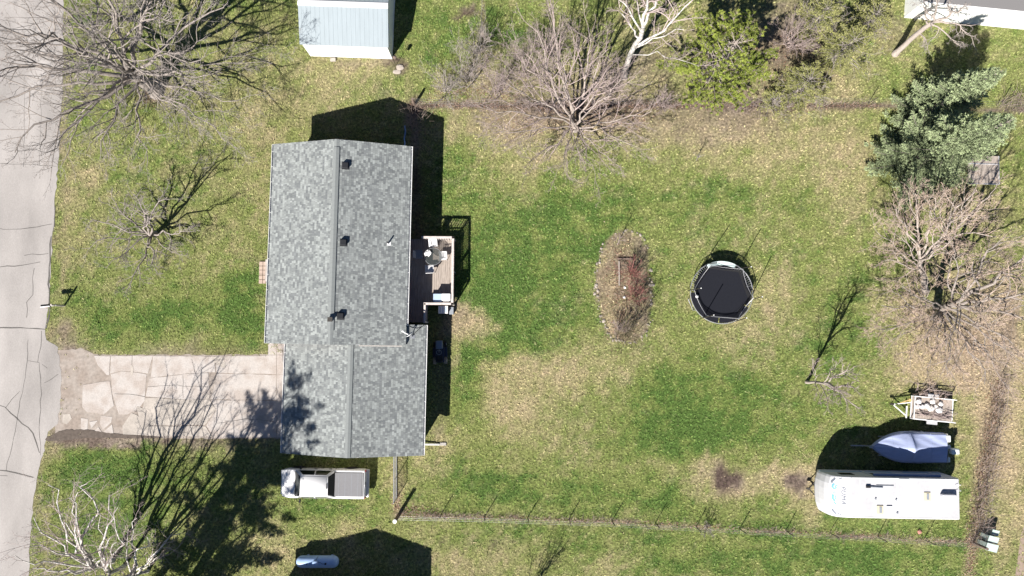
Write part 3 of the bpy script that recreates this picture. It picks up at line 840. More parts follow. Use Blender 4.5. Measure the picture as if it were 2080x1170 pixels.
# ------------------------------------------------------------------ deck
deck = thing('deck', 'weathered wooden deck with railings behind the house', 'deck', (-3.94, 2.06, 0), -.006)
DZ = .85; x = -3.14; DW, DD = 3.14, 4.39
i = 0
while x < -.02:
    y0 = -1.22 if x < -1.82 else 0.0
    bm = bm_new(); add_box(bm, (x + .07, (y0 + DD) / 2, DZ - .018 + R3.uniform(-.003, .003)), (.134, DD - y0, .036), bevel=.004)
    obj('board', bm, MT['wood'], deck); x += .143
bm = bm_new()
for (xa, ya, xb, yb) in ((-3.14, DD, 0, DD), (0, 0, 0, DD), (-1.8, 0, 0, 0), (-1.8, -1.22, -1.8, 0)):
    add_box(bm, ((xa + xb) / 2, (ya + yb) / 2, DZ - .16), (abs(xb - xa) + .05, abs(yb - ya) + .05, .22))
obj('rim_joist', bm, MT['wood_dark'], deck)
def rail(x0, y0, x1, y1, w=.15):
    a, b = Vector((x0, y0, 0)), Vector((x1, y1, 0)); d = b - a; L = d.length; d.normalize(); an = math.atan2(d.y, d.x)
    c = (a + b) / 2
    bm = bm_new(); add_box(bm, (c.x, c.y, DZ + .96), (L + w, w, .04), an, .006); obj('rail_cap', bm, MT['wood_rail'], deck)
    bm = bm_new(); add_box(bm, (c.x, c.y, DZ + .88), (L, .045, .09), an); add_box(bm, (c.x, c.y, DZ + .12), (L, .045, .09), an); obj('rail', bm, MT['wood_rail'], deck)
    n = int(L / .16)
    for k in range(1, n):
        p = a + d * (L * k / n); s_ = Vector((-d.y, d.x, 0)) * -.055
        bm = bm_new(); add_box(bm, (p.x + s_.x, p.y + s_.y, DZ + .42), (.042, .042, .98), an); obj('baluster', bm, MT['wood_rail'], deck)
rail(-2.0, DD, 0, DD); rail(0, DD, 0, 0); rail(0, 0, -1.8, 0); rail(-1.8, -.03, -1.8, -1.22, .13)
for x, y in ((0, 0), (0, DD), (0, DD / 2), (-2.0, DD), (-1.8, -.02), (-1.8, -1.2)):
    bm = bm_new(); add_box(bm, (x, y, (DZ + .93) / 2), (.1, .1, DZ + .93)); obj('post', bm, MT['wood_rail'], deck)
# lattice skirt
for k in range(26):
    bm = bm_new(); add_box(bm, (0.02, .1 + k * DD / 26, .34), (.012, .05, .68)); obj('skirt_slat', bm, MT['wood_dark'], deck)

def chair(px, py, rotz, mat, label, z=DZ, group='deck chairs'):
    p = P(px, py, z + .45)
    t = thing('deck_chair', label, 'chair', (p.x, p.y, z), rotz, group)
    bm = bm_new(); add_box(bm, (0, 0, .43), (.5, .48, .035), bevel=.012); obj('seat', bm, mat, t)
    bm = bm_new(); add_box(bm, (0, .27, .70), (.48, .035, .52), bevel=.012, rot=Matrix.Rotation(-.25, 3, 'X')); obj('backrest', bm, mat, t)
    for sx in (-1, 1):
        bm = bm_new(); add_box(bm, (sx * .26, .0, .64), (.06, .5, .03), bevel=.008); obj('armrest', bm, mat, t)
        for sy in (-1, 1):
            bm = bm_new(); add_tube(bm, [(sx * .25, sy * .2, .45), (sx * .28, sy * .26, 0)], [.022, .018], 6); obj('leg', bm, mat, t)
    return t
chair(880, 494, .1, MT['plastic_w'], 'white plastic chair in the top corner of the deck')
chair(899, 520, -1.5, MT['plastic_w'], 'white chair on the sunny side of the round deck table')
chair(851, 517, 1.6, MT['plastic_g'], 'grey chair in the shade against the house wall')
chair(873, 546, 3.2, MT['chrome'], 'pale metal framed chair below the round deck table')
p = P(880, 521, DZ + .72)
tb = thing('patio_table', 'round glass patio table on the deck', 'table', (p.x, p.y, DZ))
bm = bm_new(); add_cyl(bm, (0, 0, .72), .56, .012, 32); obj('table_top', bm, MT['glassclear'], tb)
bm = bm_new(); add_tube(bm, [(.57 * math.cos(a), .57 * math.sin(a), .72) for a in np.linspace(0, 2 * math.pi, 33)], .012, 6); obj('rim', bm, MT['galv'], tb)
for k in range(4):
    a = k * math.pi / 2 + .5; bm = bm_new(); add_tube(bm, [(.48 * math.cos(a), .48 * math.sin(a), .71), (.42 * math.cos(a), .42 * math.sin(a), 0)], .018, 6); obj('leg', bm, MT['chrome'], tb)
p = P(868, 514, DZ + .85)
bm = bm_new()
for k in range(5):
    add_box(bm, (R3.uniform(-.1, .1), R3.uniform(-.1, .1), .03 + k * .025), (R3.uniform(.22, .36), R3.uniform(.16, .26), .05), R3.uniform(0, 3), .02)
o = obj('folded_cushion', bm, MT['plastic_w'], loc=(p.x, p.y, DZ + .735)); props(o, 'crumpled white cushion on the edge of the round table', 'cushion')
# grill and bin by the south rail
p = P(906, 604, DZ + 1.05)
gr = thing('gas_grill', 'white hooded gas grill in the lower corner of the deck', 'grill', (p.x, p.y, DZ))
bm = bm_new(); add_box(bm, (0, 0, .40), (.56, .48, .68), bevel=.015); obj('cart', bm, MT['plastic_g'], gr)
bm = bm_new(); add_box(bm, (0, 0, .78), (.6, .52, .08), bevel=.01); obj('firebox', bm, MT['black'], gr)
bm = bm_new(); add_box(bm, (0, .02, .96), (.6, .48, .28), bevel=.07); hd = obj('hood', bm, MT['plastic_w'], gr)
bm = bm_new(); add_tube(bm, [(-.2, -.27, .93), (.2, -.27, .93)], .014, 6); obj('handle', bm, MT['chrome'], hd)
for sx in (-1, 1):
    bm = bm_new(); add_cyl(bm, (sx * .24, 0, .08), .08, .05, 14, axis='X'); obj('wheel', bm, MT['rubber'], gr)
p = P(889, 605, DZ + .75)
bx = thing('storage_box', 'blue-grey lidded storage box beside the white grill', 'box', (p.x, p.y, DZ))
bm = bm_new(); add_box(bm, (0, 0, .36), (.54, .5, .72), bevel=.02); obj('body', bm, MT['mower'], bx)
bm = bm_new(); add_box(bm, (0, 0, .75), (.58, .54, .07), bevel=.02); obj('lid', bm, MT['bluebox'], bx)
# units on the ground below the deck corner
p = P(900, 629, .75)
ac = thing('air_conditioner', 'pale boxy air conditioner unit below the deck railing', 'air conditioner', (p.x, p.y, 0))
bm = bm_new(); add_box(bm, (0, 0, .36), (.62, .5, .70), bevel=.02); obj('casing', bm, MT['plastic_g'], ac)
bm = bm_new(); add_box(bm, (0, 0, .73), (.64, .52, .05), bevel=.015); tp_ = obj('top', bm, MT['plastic_w'], ac)
for k in range(3):
    bm = bm_new(); add_box(bm, (-.2 + k * .2, 0, .76), (.1, .36, .012)); obj('grille', bm, MT['bluebox'], tp_)
p = P(917, 631, .3)
o = obj('electric_meter_box', (lambda b: (add_box(b, (0, 0, .2), (.3, .5, .4), bevel=.03), b)[1])(bm_new()), MT['plastic_g'], loc=(p.x, p.y, 0)); props(o, 'small grey utility box right of the air conditioner', 'box')

# riding mower in the shade behind the garage
p = P(893, 716, .5)
mw = thing('riding_mower', 'dark riding lawn mower parked in the shade behind the garage', 'mower', (p.x, p.y, 0), .03)
bm = bm_new(); add_box(bm, (0, -.1, .38), (.62, 1.15, .2), bevel=.05); obj('body', bm, MT['mower_dark'], mw)
bm = bm_new(); add_box(bm, (0, .52, .62), (.46, .56, .36), bevel=.07); obj('hood', bm, MT['mower'], mw)
bm = bm_new(); add_box(bm, (0, -.42, .62), (.42, .36, .1), bevel=.03); add_box(bm, (0, -.6, .8), (.42, .08, .34), bevel=.03); obj('seat', bm, MT['black'], mw)
bm = bm_new(); add_tube(bm, [(.17 * math.cos(a), .02 + .15 * math.sin(a), .95 + .07 * math.sin(a)) for a in np.linspace(0, 6.283, 17)], .014, 6); add_tube(bm, [(0, .25, .75), (0, .02, .95)], .02, 6); obj('steering_wheel', bm, MT['plastic_g'], mw)
bm = bm_new(); add_box(bm, (0, -.05, .2), (1.0, .8, .14), bevel=.05); obj('mower_deck', bm, MT['mower_dark'], mw)
for sx in (-1, 1):
    for sy, r_, w_ in ((-.55, .24, .2), (.55, .17, .14)):
        bm = bm_new(); add_cyl(bm, (sx * .36, sy, r_), r_, w_, 18, axis='X'); wh = obj('wheel', bm, MT['rubber'] if sy > 0 else MT['tan'], mw)
        bm = bm_new(); add_cyl(bm, (sx * (.36 + w_ / 2), sy, r_), r_ * .5, .02, 14, axis='X'); obj('rim', bm, MT['plastic_w'], wh)

# ------------------------------------------------------------------ shed at the top edge
sh = thing('shed', 'pale blue metal roofed shed with white wall at the top edge', 'shed', P(797, 120), -.035)
SW, SD, SE, SR = 5.72, 4.9, 2.15, 3.05
bm = bm_new()
pts = [(0, SE), (SD / 2, SR - .06), (SD, SE), (SD, 0), (0, 0)]
a_ = [bm.verts.new((0, y, z)) for y, z in pts]; b_ = [bm.verts.new((-SW, y, z)) for y, z in pts]
bm.faces.new(a_); bm.faces.new(b_[::-1])
for i in range(5): j = (i + 1) % 5; bm.faces.new((a_[i], a_[j], b_[j], b_[i]))
obj('wall', bm, MT['siding_w'], sh)
for y0, y1, nm in ((-.06, SD / 2, 'metal_roof'), (SD + .06, SD / 2, 'metal_roof_n')):
    z0 = SE - (.06) * (SR - SE) / (SD / 2)
    bm = bm_new(); add_slab(bm, [(.1, y0, z0 + .05), (.1, y1, SR), (-SW - .12, y1, SR), (-SW - .12, y0, z0 + .05)], (0, 0, 1), .04); rf = obj('roof', bm, MT[nm], sh)
    me = None
    for k in range(20):
        xx = .0 - k * (SW / 19.3)
        bm = bm_new(); add_tube(bm, [(xx, y0, z0 + .052), (xx, y1, SR + .002)], .012, 4); obj('rib', bm, MT[nm], rf)
bm = bm_new(); add_slab(bm, [(.11, SD / 2 - .22, SR - .03), (.11, SD / 2, SR + .035), (-SW - .13, SD / 2, SR + .035), (-SW - .13, SD / 2 - .22, SR - .03)], (0, 0, 1), .02)
add_slab(bm, [(.11, SD / 2 + .14, SR + .0), (-SW - .13, SD / 2 + .14, SR + .0), (-SW - .13, SD / 2 + .003, SR + .035), (.11, SD / 2 + .003, SR + .035)], (0, 0, 1), .02)
obj('ridge_cap', bm, MT['white'], sh)
bm = bm_new(); add_box(bm, (.012, 1.2, 1.0), (.03, .95, 1.95)); obj('door', bm, MT['siding_w'], sh)

def rock(name, px, py, s, mat, label, seed, cat='stone', flat=.5, group=None):
    r = random.Random(seed); p = P(px, py)
    bm = bm_new(); bmesh.ops.create_icosphere(bm, subdivisions=2, radius=.5)
    for v in bm.verts: v.co = Vector((v.co.x * s[0], v.co.y * s[1], max(v.co.z, -.2) * s[2])) * r.uniform(.86, 1.12)
    o = obj(name, bm, mat, loc=(p.x, p.y, s[2] * .12)); return props(o, label, cat, group)
rock('flat_stone', 812, 137, (.55, .5, .2), MT['stone_l'], 'larger pale flat stone off the corner of the shed', 1)
rock('flat_stone', 806, 146, (.6, .35, .12), MT['stone_l'], 'smaller pale flat stone below its larger neighbour by the shed', 2)
p = P(677, 122)
o = obj('concrete_block', (lambda b: (add_box(b, (0, 0, .08), (.38, .24, .16), .05, .01), b)[1])(bm_new()), MT['slab2'], loc=(p.x, p.y, 0)); props(o, 'concrete block lying along the white shed wall', 'block')
# bird feeder hook by the shed corner
p = P(804, 133)
bf = thing('feeder_pole', 'thin bird feeder pole beside the shed corner', 'pole', p)
bm = bm_new(); add_tube(bm, [(0, 0, 0), (0, 0, 1.5), (.05, 0, 1.65), (.16, 0, 1.66)], .018, 6); obj('pole', bm, MT['steel_dark'], bf)
bm = bm_new(); add_lathe(bm, [(.0, 1.25), (.1, 1.27), (.1, 1.5), (.14, 1.52), (0, 1.62)], 10, (.16, 0, 0)); obj('feeder', bm, MT['wood_dark'], bf)

# ------------------------------------------------------------------ building at the top right
wb = thing('outbuilding', 'white walled building with flat grey roof in the top right corner', 'building', P(1836, 36), -.102)
bm = bm_new(); add_box(bm, (6, 4, 1.2), (12, 8, 2.4)); obj('wall', bm, MT['siding_w'], wb)
bm = bm_new(); add_box(bm, (6.0, 4.1, 2.46), (12.2, 8.3, .14), bevel=.02); rf = obj('roof', bm, MT['flatroof'], wb)
bm = bm_new(); add_box(bm, (6, -.065, 2.46), (12.24, .03, .17)); add_box(bm, (-.12, 4.1, 2.46), (.03, 8.3, .17)); obj('fascia', bm, MT['white'], wb)

# neighbour's house just below the frame (its gable shadow crosses the lawn)
nb = thing('neighbour_house', 'gable house below the photograph whose shadow falls beside the propane tank', 'house', (-11.55, -17.0, 0))
gable_wall_block('wall', -4.1, 4.1, -14, -.3, 2.95, 4.25, MT['siding_t'], nb)
for sx in (-1, 1):
    bm = bm_new(); add_slab(bm, [(sx * 4.5, -14.3, 3.0), (sx * 4.5, 0, 3.0), (0, 0, 4.4), (0, -14.3, 4.4)], (0, 0, 1), .15); obj('roof', bm, MT['flatroof'], nb)

# ------------------------------------------------------------------ pickup truck (front to the left)
def wheel(parent, c, r, w, axis='Y', out=1):
    bm = bm_new()
    prof = [(r * .55, -w / 2), (r * .92, -w / 2), (r, -w * .32), (r, w * .32), (r * .92, w / 2), (r * .55, w / 2)]
    add_lathe(bm, prof, 22, axis='Z')
    rot = Matrix.Rotation(math.pi / 2, 4, 'X') if axis == 'Y' else Matrix.Rotation(math.pi / 2, 4, 'Y')
    bmesh.ops.transform(bm, matrix=Matrix.Translation(Vector(c)) @ rot, verts=bm.verts)
    wh = obj('wheel', bm, MT['rubber'], parent, True)
    bm = bm_new(); add_lathe(bm, [(.03, w * .35), (r * .15, w * .36), (r * .5, w * .30), (r * .56, w * .46), (r * .57, -w * .45)], 18)
    s_ = Matrix.Rotation(math.pi / 2 * out, 4, 'X') if axis == 'Y' else Matrix.Rotation(math.pi / 2 * out, 4, 'Y')
    bmesh.ops.transform(bm, matrix=Matrix.Translation(Vector(c)) @ (Matrix.Rotation(-math.pi / 2 * out, 4, 'X') if axis == 'Y' else Matrix.Rotation(math.pi / 2 * out, 4, 'Y')), verts=bm.verts)
    obj('rim', bm, MT['rim'], wh, True)
    return wh

pt = P(656, 983, 1.05)
truck = thing('pickup_truck', 'white crew cab pickup truck with grey bed cover below the garage', 'truck', (pt.x, pt.y, 0), -.014)
TL, TW = 5.6, 1.92
# lower body: stations along x, each a half section (y, z); swept to a closed shell
def loft(bm, stations, mirror=True):
    rings = []
    for x, sec in stations:
        full = [(y, z) for y, z in sec] + [(-y, z) for y, z in reversed(sec)]
        rings.append([bm.verts.new((x if not callable(x) else x(y), y, z)) for y, z in full])
    n = len(rings[0])
    for a, b in zip(rings, rings[1:]):
        for k in range(n):
            bm.faces.new((a[k], a[(k + 1) % n], b[(k + 1) % n], b[k]))
    bm.faces.new(rings[0]); bm.faces.new(rings[-1][::-1])
def sec(w, zt, crown=.03, zb=.42): return [(0.0, zb), (w * .93, zb), (w, zb + .15), (w, zt - .16), (w * .97, zt - .05), (w * .90, zt), (w * .5, zt + crown), (0.0, zt + crown)]
W2 = TW / 2
bm = bm_new()
loft(bm, [(-2.80, sec(W2 * .60, .80, .01)), (-2.76, sec(W2 * .80, .93, .015)), (-2.62, sec(W2 * .93, 1.02)), (-2.3, sec(W2, 1.07, .05)), (-1.9, sec(W2, 1.10, .055)), (-1.5, sec(W2 * .995, 1.12, .06)),
          (-1.0, sec(W2 * .99, 1.12, .03)), (.95, sec(W2 * .99, 1.13, .0)), (1.05, sec(W2, 1.14, .0)), (1.5, sec(W2, 1.14, .0)), (2.4, sec(W2, 1.14, .0)), (2.70, sec(W2 * .985, 1.14, .0)), (2.78, sec(W2 * .95, 1.10, .0))])
obj('body', bm, MT['carpaint'], truck, True).modifiers.new('w', 'WEIGHTED_NORMAL')
# cab greenhouse
def frustum(bm, x0, x1, y, z0, u0, u1, v, z1, crown=.0):
    lo = [(x0, -y, z0), (x1, -y, z0), (x1, y, z0), (x0, y, z0)]; hi = [(u0, -v, z1), (u1, -v, z1), (u1, v, z1), (u0, v, z1)]
    a = [bm.verts.new(q) for q in lo]; b = [bm.verts.new(q) for q in hi]
    for i in range(4): j = (i + 1) % 4; bm.faces.new((a[i], a[j], b[j], b[i]))
    bm.faces.new(b); bm.faces.new(a[::-1])
    return lo, hi
CZ0, CZ1 = 1.10, 1.80
lo, hi = (-1.84, .80, W2 * .945), (-1.26, .46, W2 * .70)
bm = bm_new(); frustum(bm, lo[0], lo[1], lo[2], CZ0, hi[0], hi[1], hi[2], CZ1)
bmesh.ops.bevel(bm, geom=[e for e in bm.edges], offset=.06, segments=3, affect='EDGES')
obj('cab', bm, MT['carpaint'], truck, True)
def pane(corners, n, name='window', mat='glass', off=.012, parent=None):
    bm = bm_new(); n = Vector(n).normalized()
    add_slab(bm, [Vector(c) + n * off for c in corners], n, .02); return obj(name, bm, MT[mat], parent or truck)
def lerp3(a, b, t): return Vector(a).lerp(Vector(b), t)
A0, A1 = Vector((lo[0], -lo[2], CZ0)), Vector((lo[0], lo[2], CZ0)); B0, B1 = Vector((hi[0], -hi[2], CZ1)), Vector((hi[0], hi[2], CZ1))
def quad_on(p00, p10, p01, p11, u0, u1, v0, v1):
    f = lambda u, v: lerp3(lerp3(p00, p10, u), lerp3(p01, p11, u), v)
    return [f(u0, v0), f(u1, v0), f(u1, v1), f(u0, v1)]
pane(quad_on(A0, A1, B0, B1, .05, .95, .02, .92), (-1, 0, .95), 'windshield')
A2, A3 = Vector((lo[1], -lo[2], CZ0)), Vector((lo[1], lo[2], CZ0)); B2, B3 = Vector((hi[1], -hi[2], CZ1)), Vector((hi[1], hi[2], CZ1))
pane(quad_on(A2, A3, B2, B3, .07, .93, .1, .90), (1, 0, .43), 'rear_window')
for sy in (-1, 1):
    a0, a1 = (A0, A2) if sy < 0 else (A1, A3); b0, b1 = (B0, B2) if sy < 0 else (B1, B3)
    for u0, u1, v0, v1, e0, e1 in ((.10, .50, .12, .86, .10, 0), (.54, .93, .12, .86, 0, -.05)):
        q = quad_on(a0, a1, b0, b1, u0, u1, v0, v1)
        pane(q, (0, sy, .38), 'side_window')
    for x in (-.5, .45):
        bm = bm_new(); add_box(bm, (x, sy * (W2 + .012), .98), (.2, .035, .05), bevel=.01); obj('door_handle', bm, MT['black'], truck)
    for x in (-1.25, -.1, .76):
        bm = bm_new(); add_box(bm, (x, sy * (W2 - .001), .78), (.014, .012, .5)); obj('door_seam', bm, MT['black'], truck)
    bm = bm_new(); add_box(bm, (-1.45, sy * (W2 + .12), 1.18), (.12, .24, .16), bevel=.03); obj('mirror', bm, MT['black'], truck)
    for x in (-1.78, 1.75):
        wheel(truck, (x, sy * (W2 - .12), .39), .39, .26, 'Y', sy)
        bm = bm_new()
        n = 9; pts = [(x + .47 * math.cos(a), sy * (W2 + .006), .40 + .47 * math.sin(a)) for a in np.linspace(.15, math.pi - .15, n)]
        add_tube(bm, pts, .03, 5); obj('wheel_arch', bm, MT['black'], truck)
    bm = bm_new(); add_box(bm, (-2.62, sy * W2 * .70, .86), (.2, .34, .16), bevel=.03); obj('headlight', bm, MT['lamp'], truck)
    bm = bm_new(); add_box(bm, (2.765, sy * W2 * .88, .92), (.06, .14, .32), bevel=.015); obj('tail_light', bm, MT['taillamp'], truck)
# bed: cover, black gap, tailgate and bumpers
bm = bm_new(); add_box(bm, (1.70, 0, 1.163), (1.78, TW * .80, .05), bevel=.015); tn = obj('bed_cover', bm, MT['tonneau'], truck)
for k in range(4):
    bm = bm_new(); add_box(bm, (1.06 + k * .42, 0, 1.1885), (.012, TW * .79, .006)); obj('cover_seam', bm, MT['plastic_g'], tn)
bm = bm_new(); add_box(bm, (.80, 0, 1.15), (.14, TW * .84, .03)); obj('cab_gap', bm, MT['black'], truck)
bm = bm_new(); add_box(bm, (2.66, 0, 1.152), (.05, TW * .80, .02)); add_box(bm, (2.79, 0, 1.0), (.03, .3, .08)); obj('tailgate_handle', bm, MT['black'], truck)
bm = bm_new(); add_box(bm, (2.86, 0, .56), (.18, TW * .94, .2), bevel=.04); obj('rear_bumper', bm, MT['chrome'], truck)
bm = bm_new(); add_box(bm, (-2.80, 0, .56), (.2, TW * .84, .26), bevel=.07); obj('front_bumper', bm, MT['carpaint'], truck)
bm = bm_new(); add_box(bm, (-2.785, 0, .76), (.08, .9, .18), bevel=.02); obj('grille', bm, MT['black'], truck)
bm = bm_new(); add_box(bm, (.43, 0, 1.80), (.05, .34, .03), bevel=.008); obj('brake_light', bm, MT['vent'], truck)
bm = bm_new(); add_box(bm, (-1.1, .45, 1.81), (.05, .04, .03), bevel=.008); obj('antenna', bm, MT['black'], truck)
bm = bm_new(); add_tube(bm, [(-1.86, -.6, 1.16), (-1.72, -.1, 1.26)], .012, 4); add_tube(bm, [(-1.86, .0, 1.16), (-1.72, .5, 1.26)], .012, 4); obj('wiper', bm, MT['black'], truck)

# ------------------------------------------------------------------ travel trailer (front to the left)
c0 = P(1818, 1012, 3.0)
rv = thing('travel_trailer', 'long white travel trailer parked below the covered boat', 'trailer', (c0.x, c0.y, 0), -.018)
RL, RW = 4.14, 1.27
prof = [(-RL + .1, .55), (-RL, .9), (-RL, 1.5), (-RL + .05, 2.1), (-RL + .16, 2.5), (-RL + .38, 2.76), (-RL + .75, 2.90), (-RL + 1.4, 2.97), (0, 3.0), (RL - .25, 2.99), (RL - .06, 2.93), (RL, 2.75), (RL, .55)]
ys = [-1, -.97, -.9, -.6, -.3, 0, .3, .6, .9, .97, 1]
bm = bm_new(); grid = []
for x, z in prof:
    row = []
    for y in ys:
        k = max(0, min(1, (-RL + 1.3 - x) / 1.2)); xx = x + k * .14 * y ** 4 + k * .08 * y * y
        zz = z - (.05 if abs(y) == 1 and z > 2.4 else 0) - (.012 if abs(y) == .97 and z > 2.4 else 0)
        row.append(bm.verts.new((xx, y * RW, zz)))
    grid.append(row)
for a, b in zip(grid, grid[1:]):
    for k in range(len(ys) - 1): bm.faces.new((a[k], a[k + 1], b[k + 1], b[k]))
bm.faces.new([r[0] for r in grid]); bm.faces.new([r[-1] for r in grid][::-1])
bm.faces.new([grid[0][0], grid[-1][0], grid[-1][-1], grid[0][-1]])
body = obj('body', bm, MT['rvwhite'], rv)
bm = bm_new(); add_box(bm, (.62, 0, 3.012), (RL * 2 - 1.55, RW * 1.93, .02), bevel=.006); roof = obj('roof_membrane', bm, MT['rvroof'], rv)
def rbox(name, c, s, mat, parent=None, bev=.02):
    bm = bm_new(); add_box(bm, c, s, bevel=bev); return obj(name, bm, MT[mat], parent or rv)
for x, y in ((2.0, .15), (-.98, -.72)):
    f = rbox('roof_vent', (x, y, 3.05), (.40, .52, .07), 'rvvent'); rbox('vent_lid', (x + .02, y, 3.095), (.16, .38, .03), 'plastic_g', f, .01)
ac_ = rbox('air_conditioner', (3.25, -.05, 3.19), (.92, .80, .36), 'rvwhite', bev=.10)
for sx in (-2.2, .15, 2.75):
    rbox('roof_seam', (sx, 0, 3.0245), (.05, RW * 1.9, .006), 'rvwhite', bev=.001)
for sy in (-1, 1):
    rbox('edge_trim', (.62, sy * RW * .955, 3.026), (RL * 2 - 1.6, .06, .02), 'plastic_w', bev=.004)
rbox('skylight', (.55, 1.08, 3.06), (.62, .32, .08), 'rvwhite', bev=.03); rbox('roof_hatch', (-.4, -.62, 3.06), (.34, .3, .08), 'rvwhite')
bm = bm_new(); add_tube(bm, [(-1.75, .70, 3.10), (-.80, .66, 3.08)], .035, 6); add_tube(bm, [(-1.2, .78, 3.06), (-.1, .78, 3.06)], .02, 5); an = obj('antenna', bm, MT['plastic_g'], rv)
rbox('antenna_head', (-1.72, .70, 3.10), (.28, .14, .1), 'black', an)
for x, y in ((-1.25, -.05), (.05, -.08), (.1, -.9)):
    bm = bm_new(); add_cyl(bm, (x, y, 3.06), .05, .08, 10); obj('vent_pipe', bm, MT['plastic_g'], rv)
# awning, door, windows on the north wall
bm = bm_new(); add_tube(bm, [(-1.15, RW + .10, 2.62), (3.1, RW + .10, 2.62)], .085, 10); aw = obj('awning_roll', bm, MT['awning'], rv)
for x in (-1.2, 3.15):
    bm = bm_new(); add_tube(bm, [(x, RW + .06, 2.6), (x, RW + .05, 1.0)], .03, 5); obj('awning_arm', bm, MT['plastic_w'], aw)
for sy in (-1, 1):
    for x, w in ((-2.6, .9), (-.4, 1.2), (2.4, 1.0)):
        f = rbox('window', (x, sy * (RW + .006), 2.0), (w, .03, .6), 'black', bev=.008); rbox('pane', (x, sy * (RW + .018), 2.0), (w - .08, .02, .52), 'glass', f, .004)
    rbox('side_stripe', (0, sy * (RW + .003), 1.15), (RL * 1.9, .012, .14), 'printblue', bev=.002)
rbox('door', (1.1, RW + .012, 1.55), (.68, .03, 1.75), 'rvwhite', bev=.01)
bm = bm_new(); add_tube(bm, [(RL + .06, .55, 2.9), (RL + .1, .55, .8)], .016, 5); add_tube(bm, [(RL + .06, .9, 2.9), (RL + .1, .9, .8)], .016, 5)
for k in range(7): add_tube(bm, [(RL + .09, .55, 1.0 + k * .28), (RL + .09, .9, 1.0 + k * .28)], .013, 5)
add_tube(bm, [(RL + .06, .55, 2.88), (RL - .05, .55, 3.12), (RL - .3, .55, 3.12), (RL - .36, .55, 3.02)], .016, 5); add_tube(bm, [(RL + .06, .9, 2.88), (RL - .05, .9, 3.12), (RL - .3, .9, 3.12), (RL - .36, .9, 3.02)], .016, 5)
obj('ladder', bm, MT['plastic_w'], rv)
bm = bm_new(); add_box(bm, (RL + .12, 0, .62), (.16, RW * 1.9, .14), bevel=.02); obj('rear_bumper', bm, MT['steel_dark'], rv)
for sy in (-1, 1):
    for x in (.5, 1.35): wheel(rv, (x, sy * (RW - .13), .34), .34, .22, 'Y', sy)
bm = bm_new(); add_tube(bm, [(-RL + .3, -.6, .5), (-RL - .25, 0, .52)], .045, 4); add_tube(bm, [(-RL + .3, .6, .5), (-RL - .25, 0, .52)], .045, 4); add_box(bm, (0, 0, .5), (RL * 1.9, 1.3, .12)); fr = obj('chassis', bm, MT['steel_dark'], rv)
rbox('coupler', (-RL - .3, 0, .55), (.26, .14, .12), 'steel_dark', fr)
# lettering and marks printed on the sloped front cap
def cap_surface(x_frac, y):
    """point on the front cap: x_frac 0..1 along the profile span"""
    i = min(int(x_frac), len(prof) - 2); t = x_frac - i
    x = prof[i][0] * (1 - t) + prof[i + 1][0] * t; z = prof[i][1] * (1 - t) + prof[i + 1][1] * t
    k = max(0, min(1, (-RL + 1.3 - x) / 1.2)); yy = y / RW
    return Vector((x + k * .14 * yy ** 4 + k * .08 * yy * yy, y, z))
def cap_z(x, y):
    best = None
    for i in range(3, 8):
        (xa, za), (xb, zb) = prof[i], prof[i + 1]
        k = 0
        for _ in range(3):
            xx = x - (max(0, min(1, (-RL + 1.3 - x) / 1.2)) * (.14 * (y / RW) ** 4 + .08 * (y / RW) ** 2))
        if xa <= xx <= xb: return za + (zb - za) * (xx - xa) / (xb - xa)
    return prof[3][1]
def cap_print(name, bm, mat):
    """drape a flat shape (x, y given) onto the cap"""
    bmesh.ops.triangulate(bm, faces=bm.faces)
    bmesh.ops.subdivide_edges(bm, edges=[e for e in bm.edges if e.calc_length() > .12], cuts=1)
    for v in bm.verts: v.co.z = cap_z(v.co.x, v.co.y) + .014
    return obj(name, bm, mat, rv)
cu = bpy.data.curves.new('letters', 'FONT'); cu.body = 'PUMA'; cu.size = .40; cu.shear = .25; cu.space_character = 1.12; cu.align_x = 'CENTER'
to = bpy.data.objects.new('letters_tmp', cu); COL.objects.link(to)
bpy.context.view_layer.update()
me = bpy.data.meshes.new_from_object(to.evaluated_get(bpy.context.evaluated_depsgraph_get()))
bpy.data.objects.remove(to)
bm = bm_new(); bm.from_mesh(me)
bmesh.ops.transform(bm, matrix=Matrix.Translation((-RL + .80, .10, 0)) @ Matrix.Rotation(-math.pi / 2, 4, 'Z'), verts=bm.verts)
cap_print('lettering', bm, MT['printgrey'])
def ribbon(pts, w):
    bm = bm_new(); sweep(bm, [(x, y, 0) for x, y in pts], w, 0); return bm
for pts, w, mt in (
    ([(-RL + .45, .78), (-RL + .36, .70), (-RL + .34, .58), (-RL + .40, .48), (-RL + .50, .50)], .09, 'printblue'), ([(-RL + .56, .72), (-RL + .48, .62), (-RL + .54, .52)], .07, 'printblue'),
    ([(-RL + .42, .34), (-RL + .36, .22), (-RL + .52, .28)], .05, 'printblue'), ([(-RL + .36, .12), (-RL + .34, -.12), (-RL + .44, -.30)], .10, 'printblue'), ([(-RL + .48, .06), (-RL + .50, -.10), (-RL + .46, -.18)], .06, 'printblue'), ([(-RL + .40, -.36), (-RL + .52, -.50)], .08, 'printblue'),
    ([(-RL + .62, .84), (-RL + .60, .62)], .025, 'printblue'),
    ([(-RL + .50, 1.12), (-RL + .34, .92), (-RL + .32, .82)], .08, 'printgrey'), ([(-RL + .52, -1.10), (-RL + .36, -.90), (-RL + .33, -.80)], .08, 'printgrey'), ([(-RL + .85, 1.16), (-RL + .66, 1.08)], .04, 'printgrey'), ([(-RL + .85, -1.16), (-RL + .60, -1.04)], .05, 'printgrey')):
    cap_print('emblem_stroke', ribbon(pts, w), MT[mt])

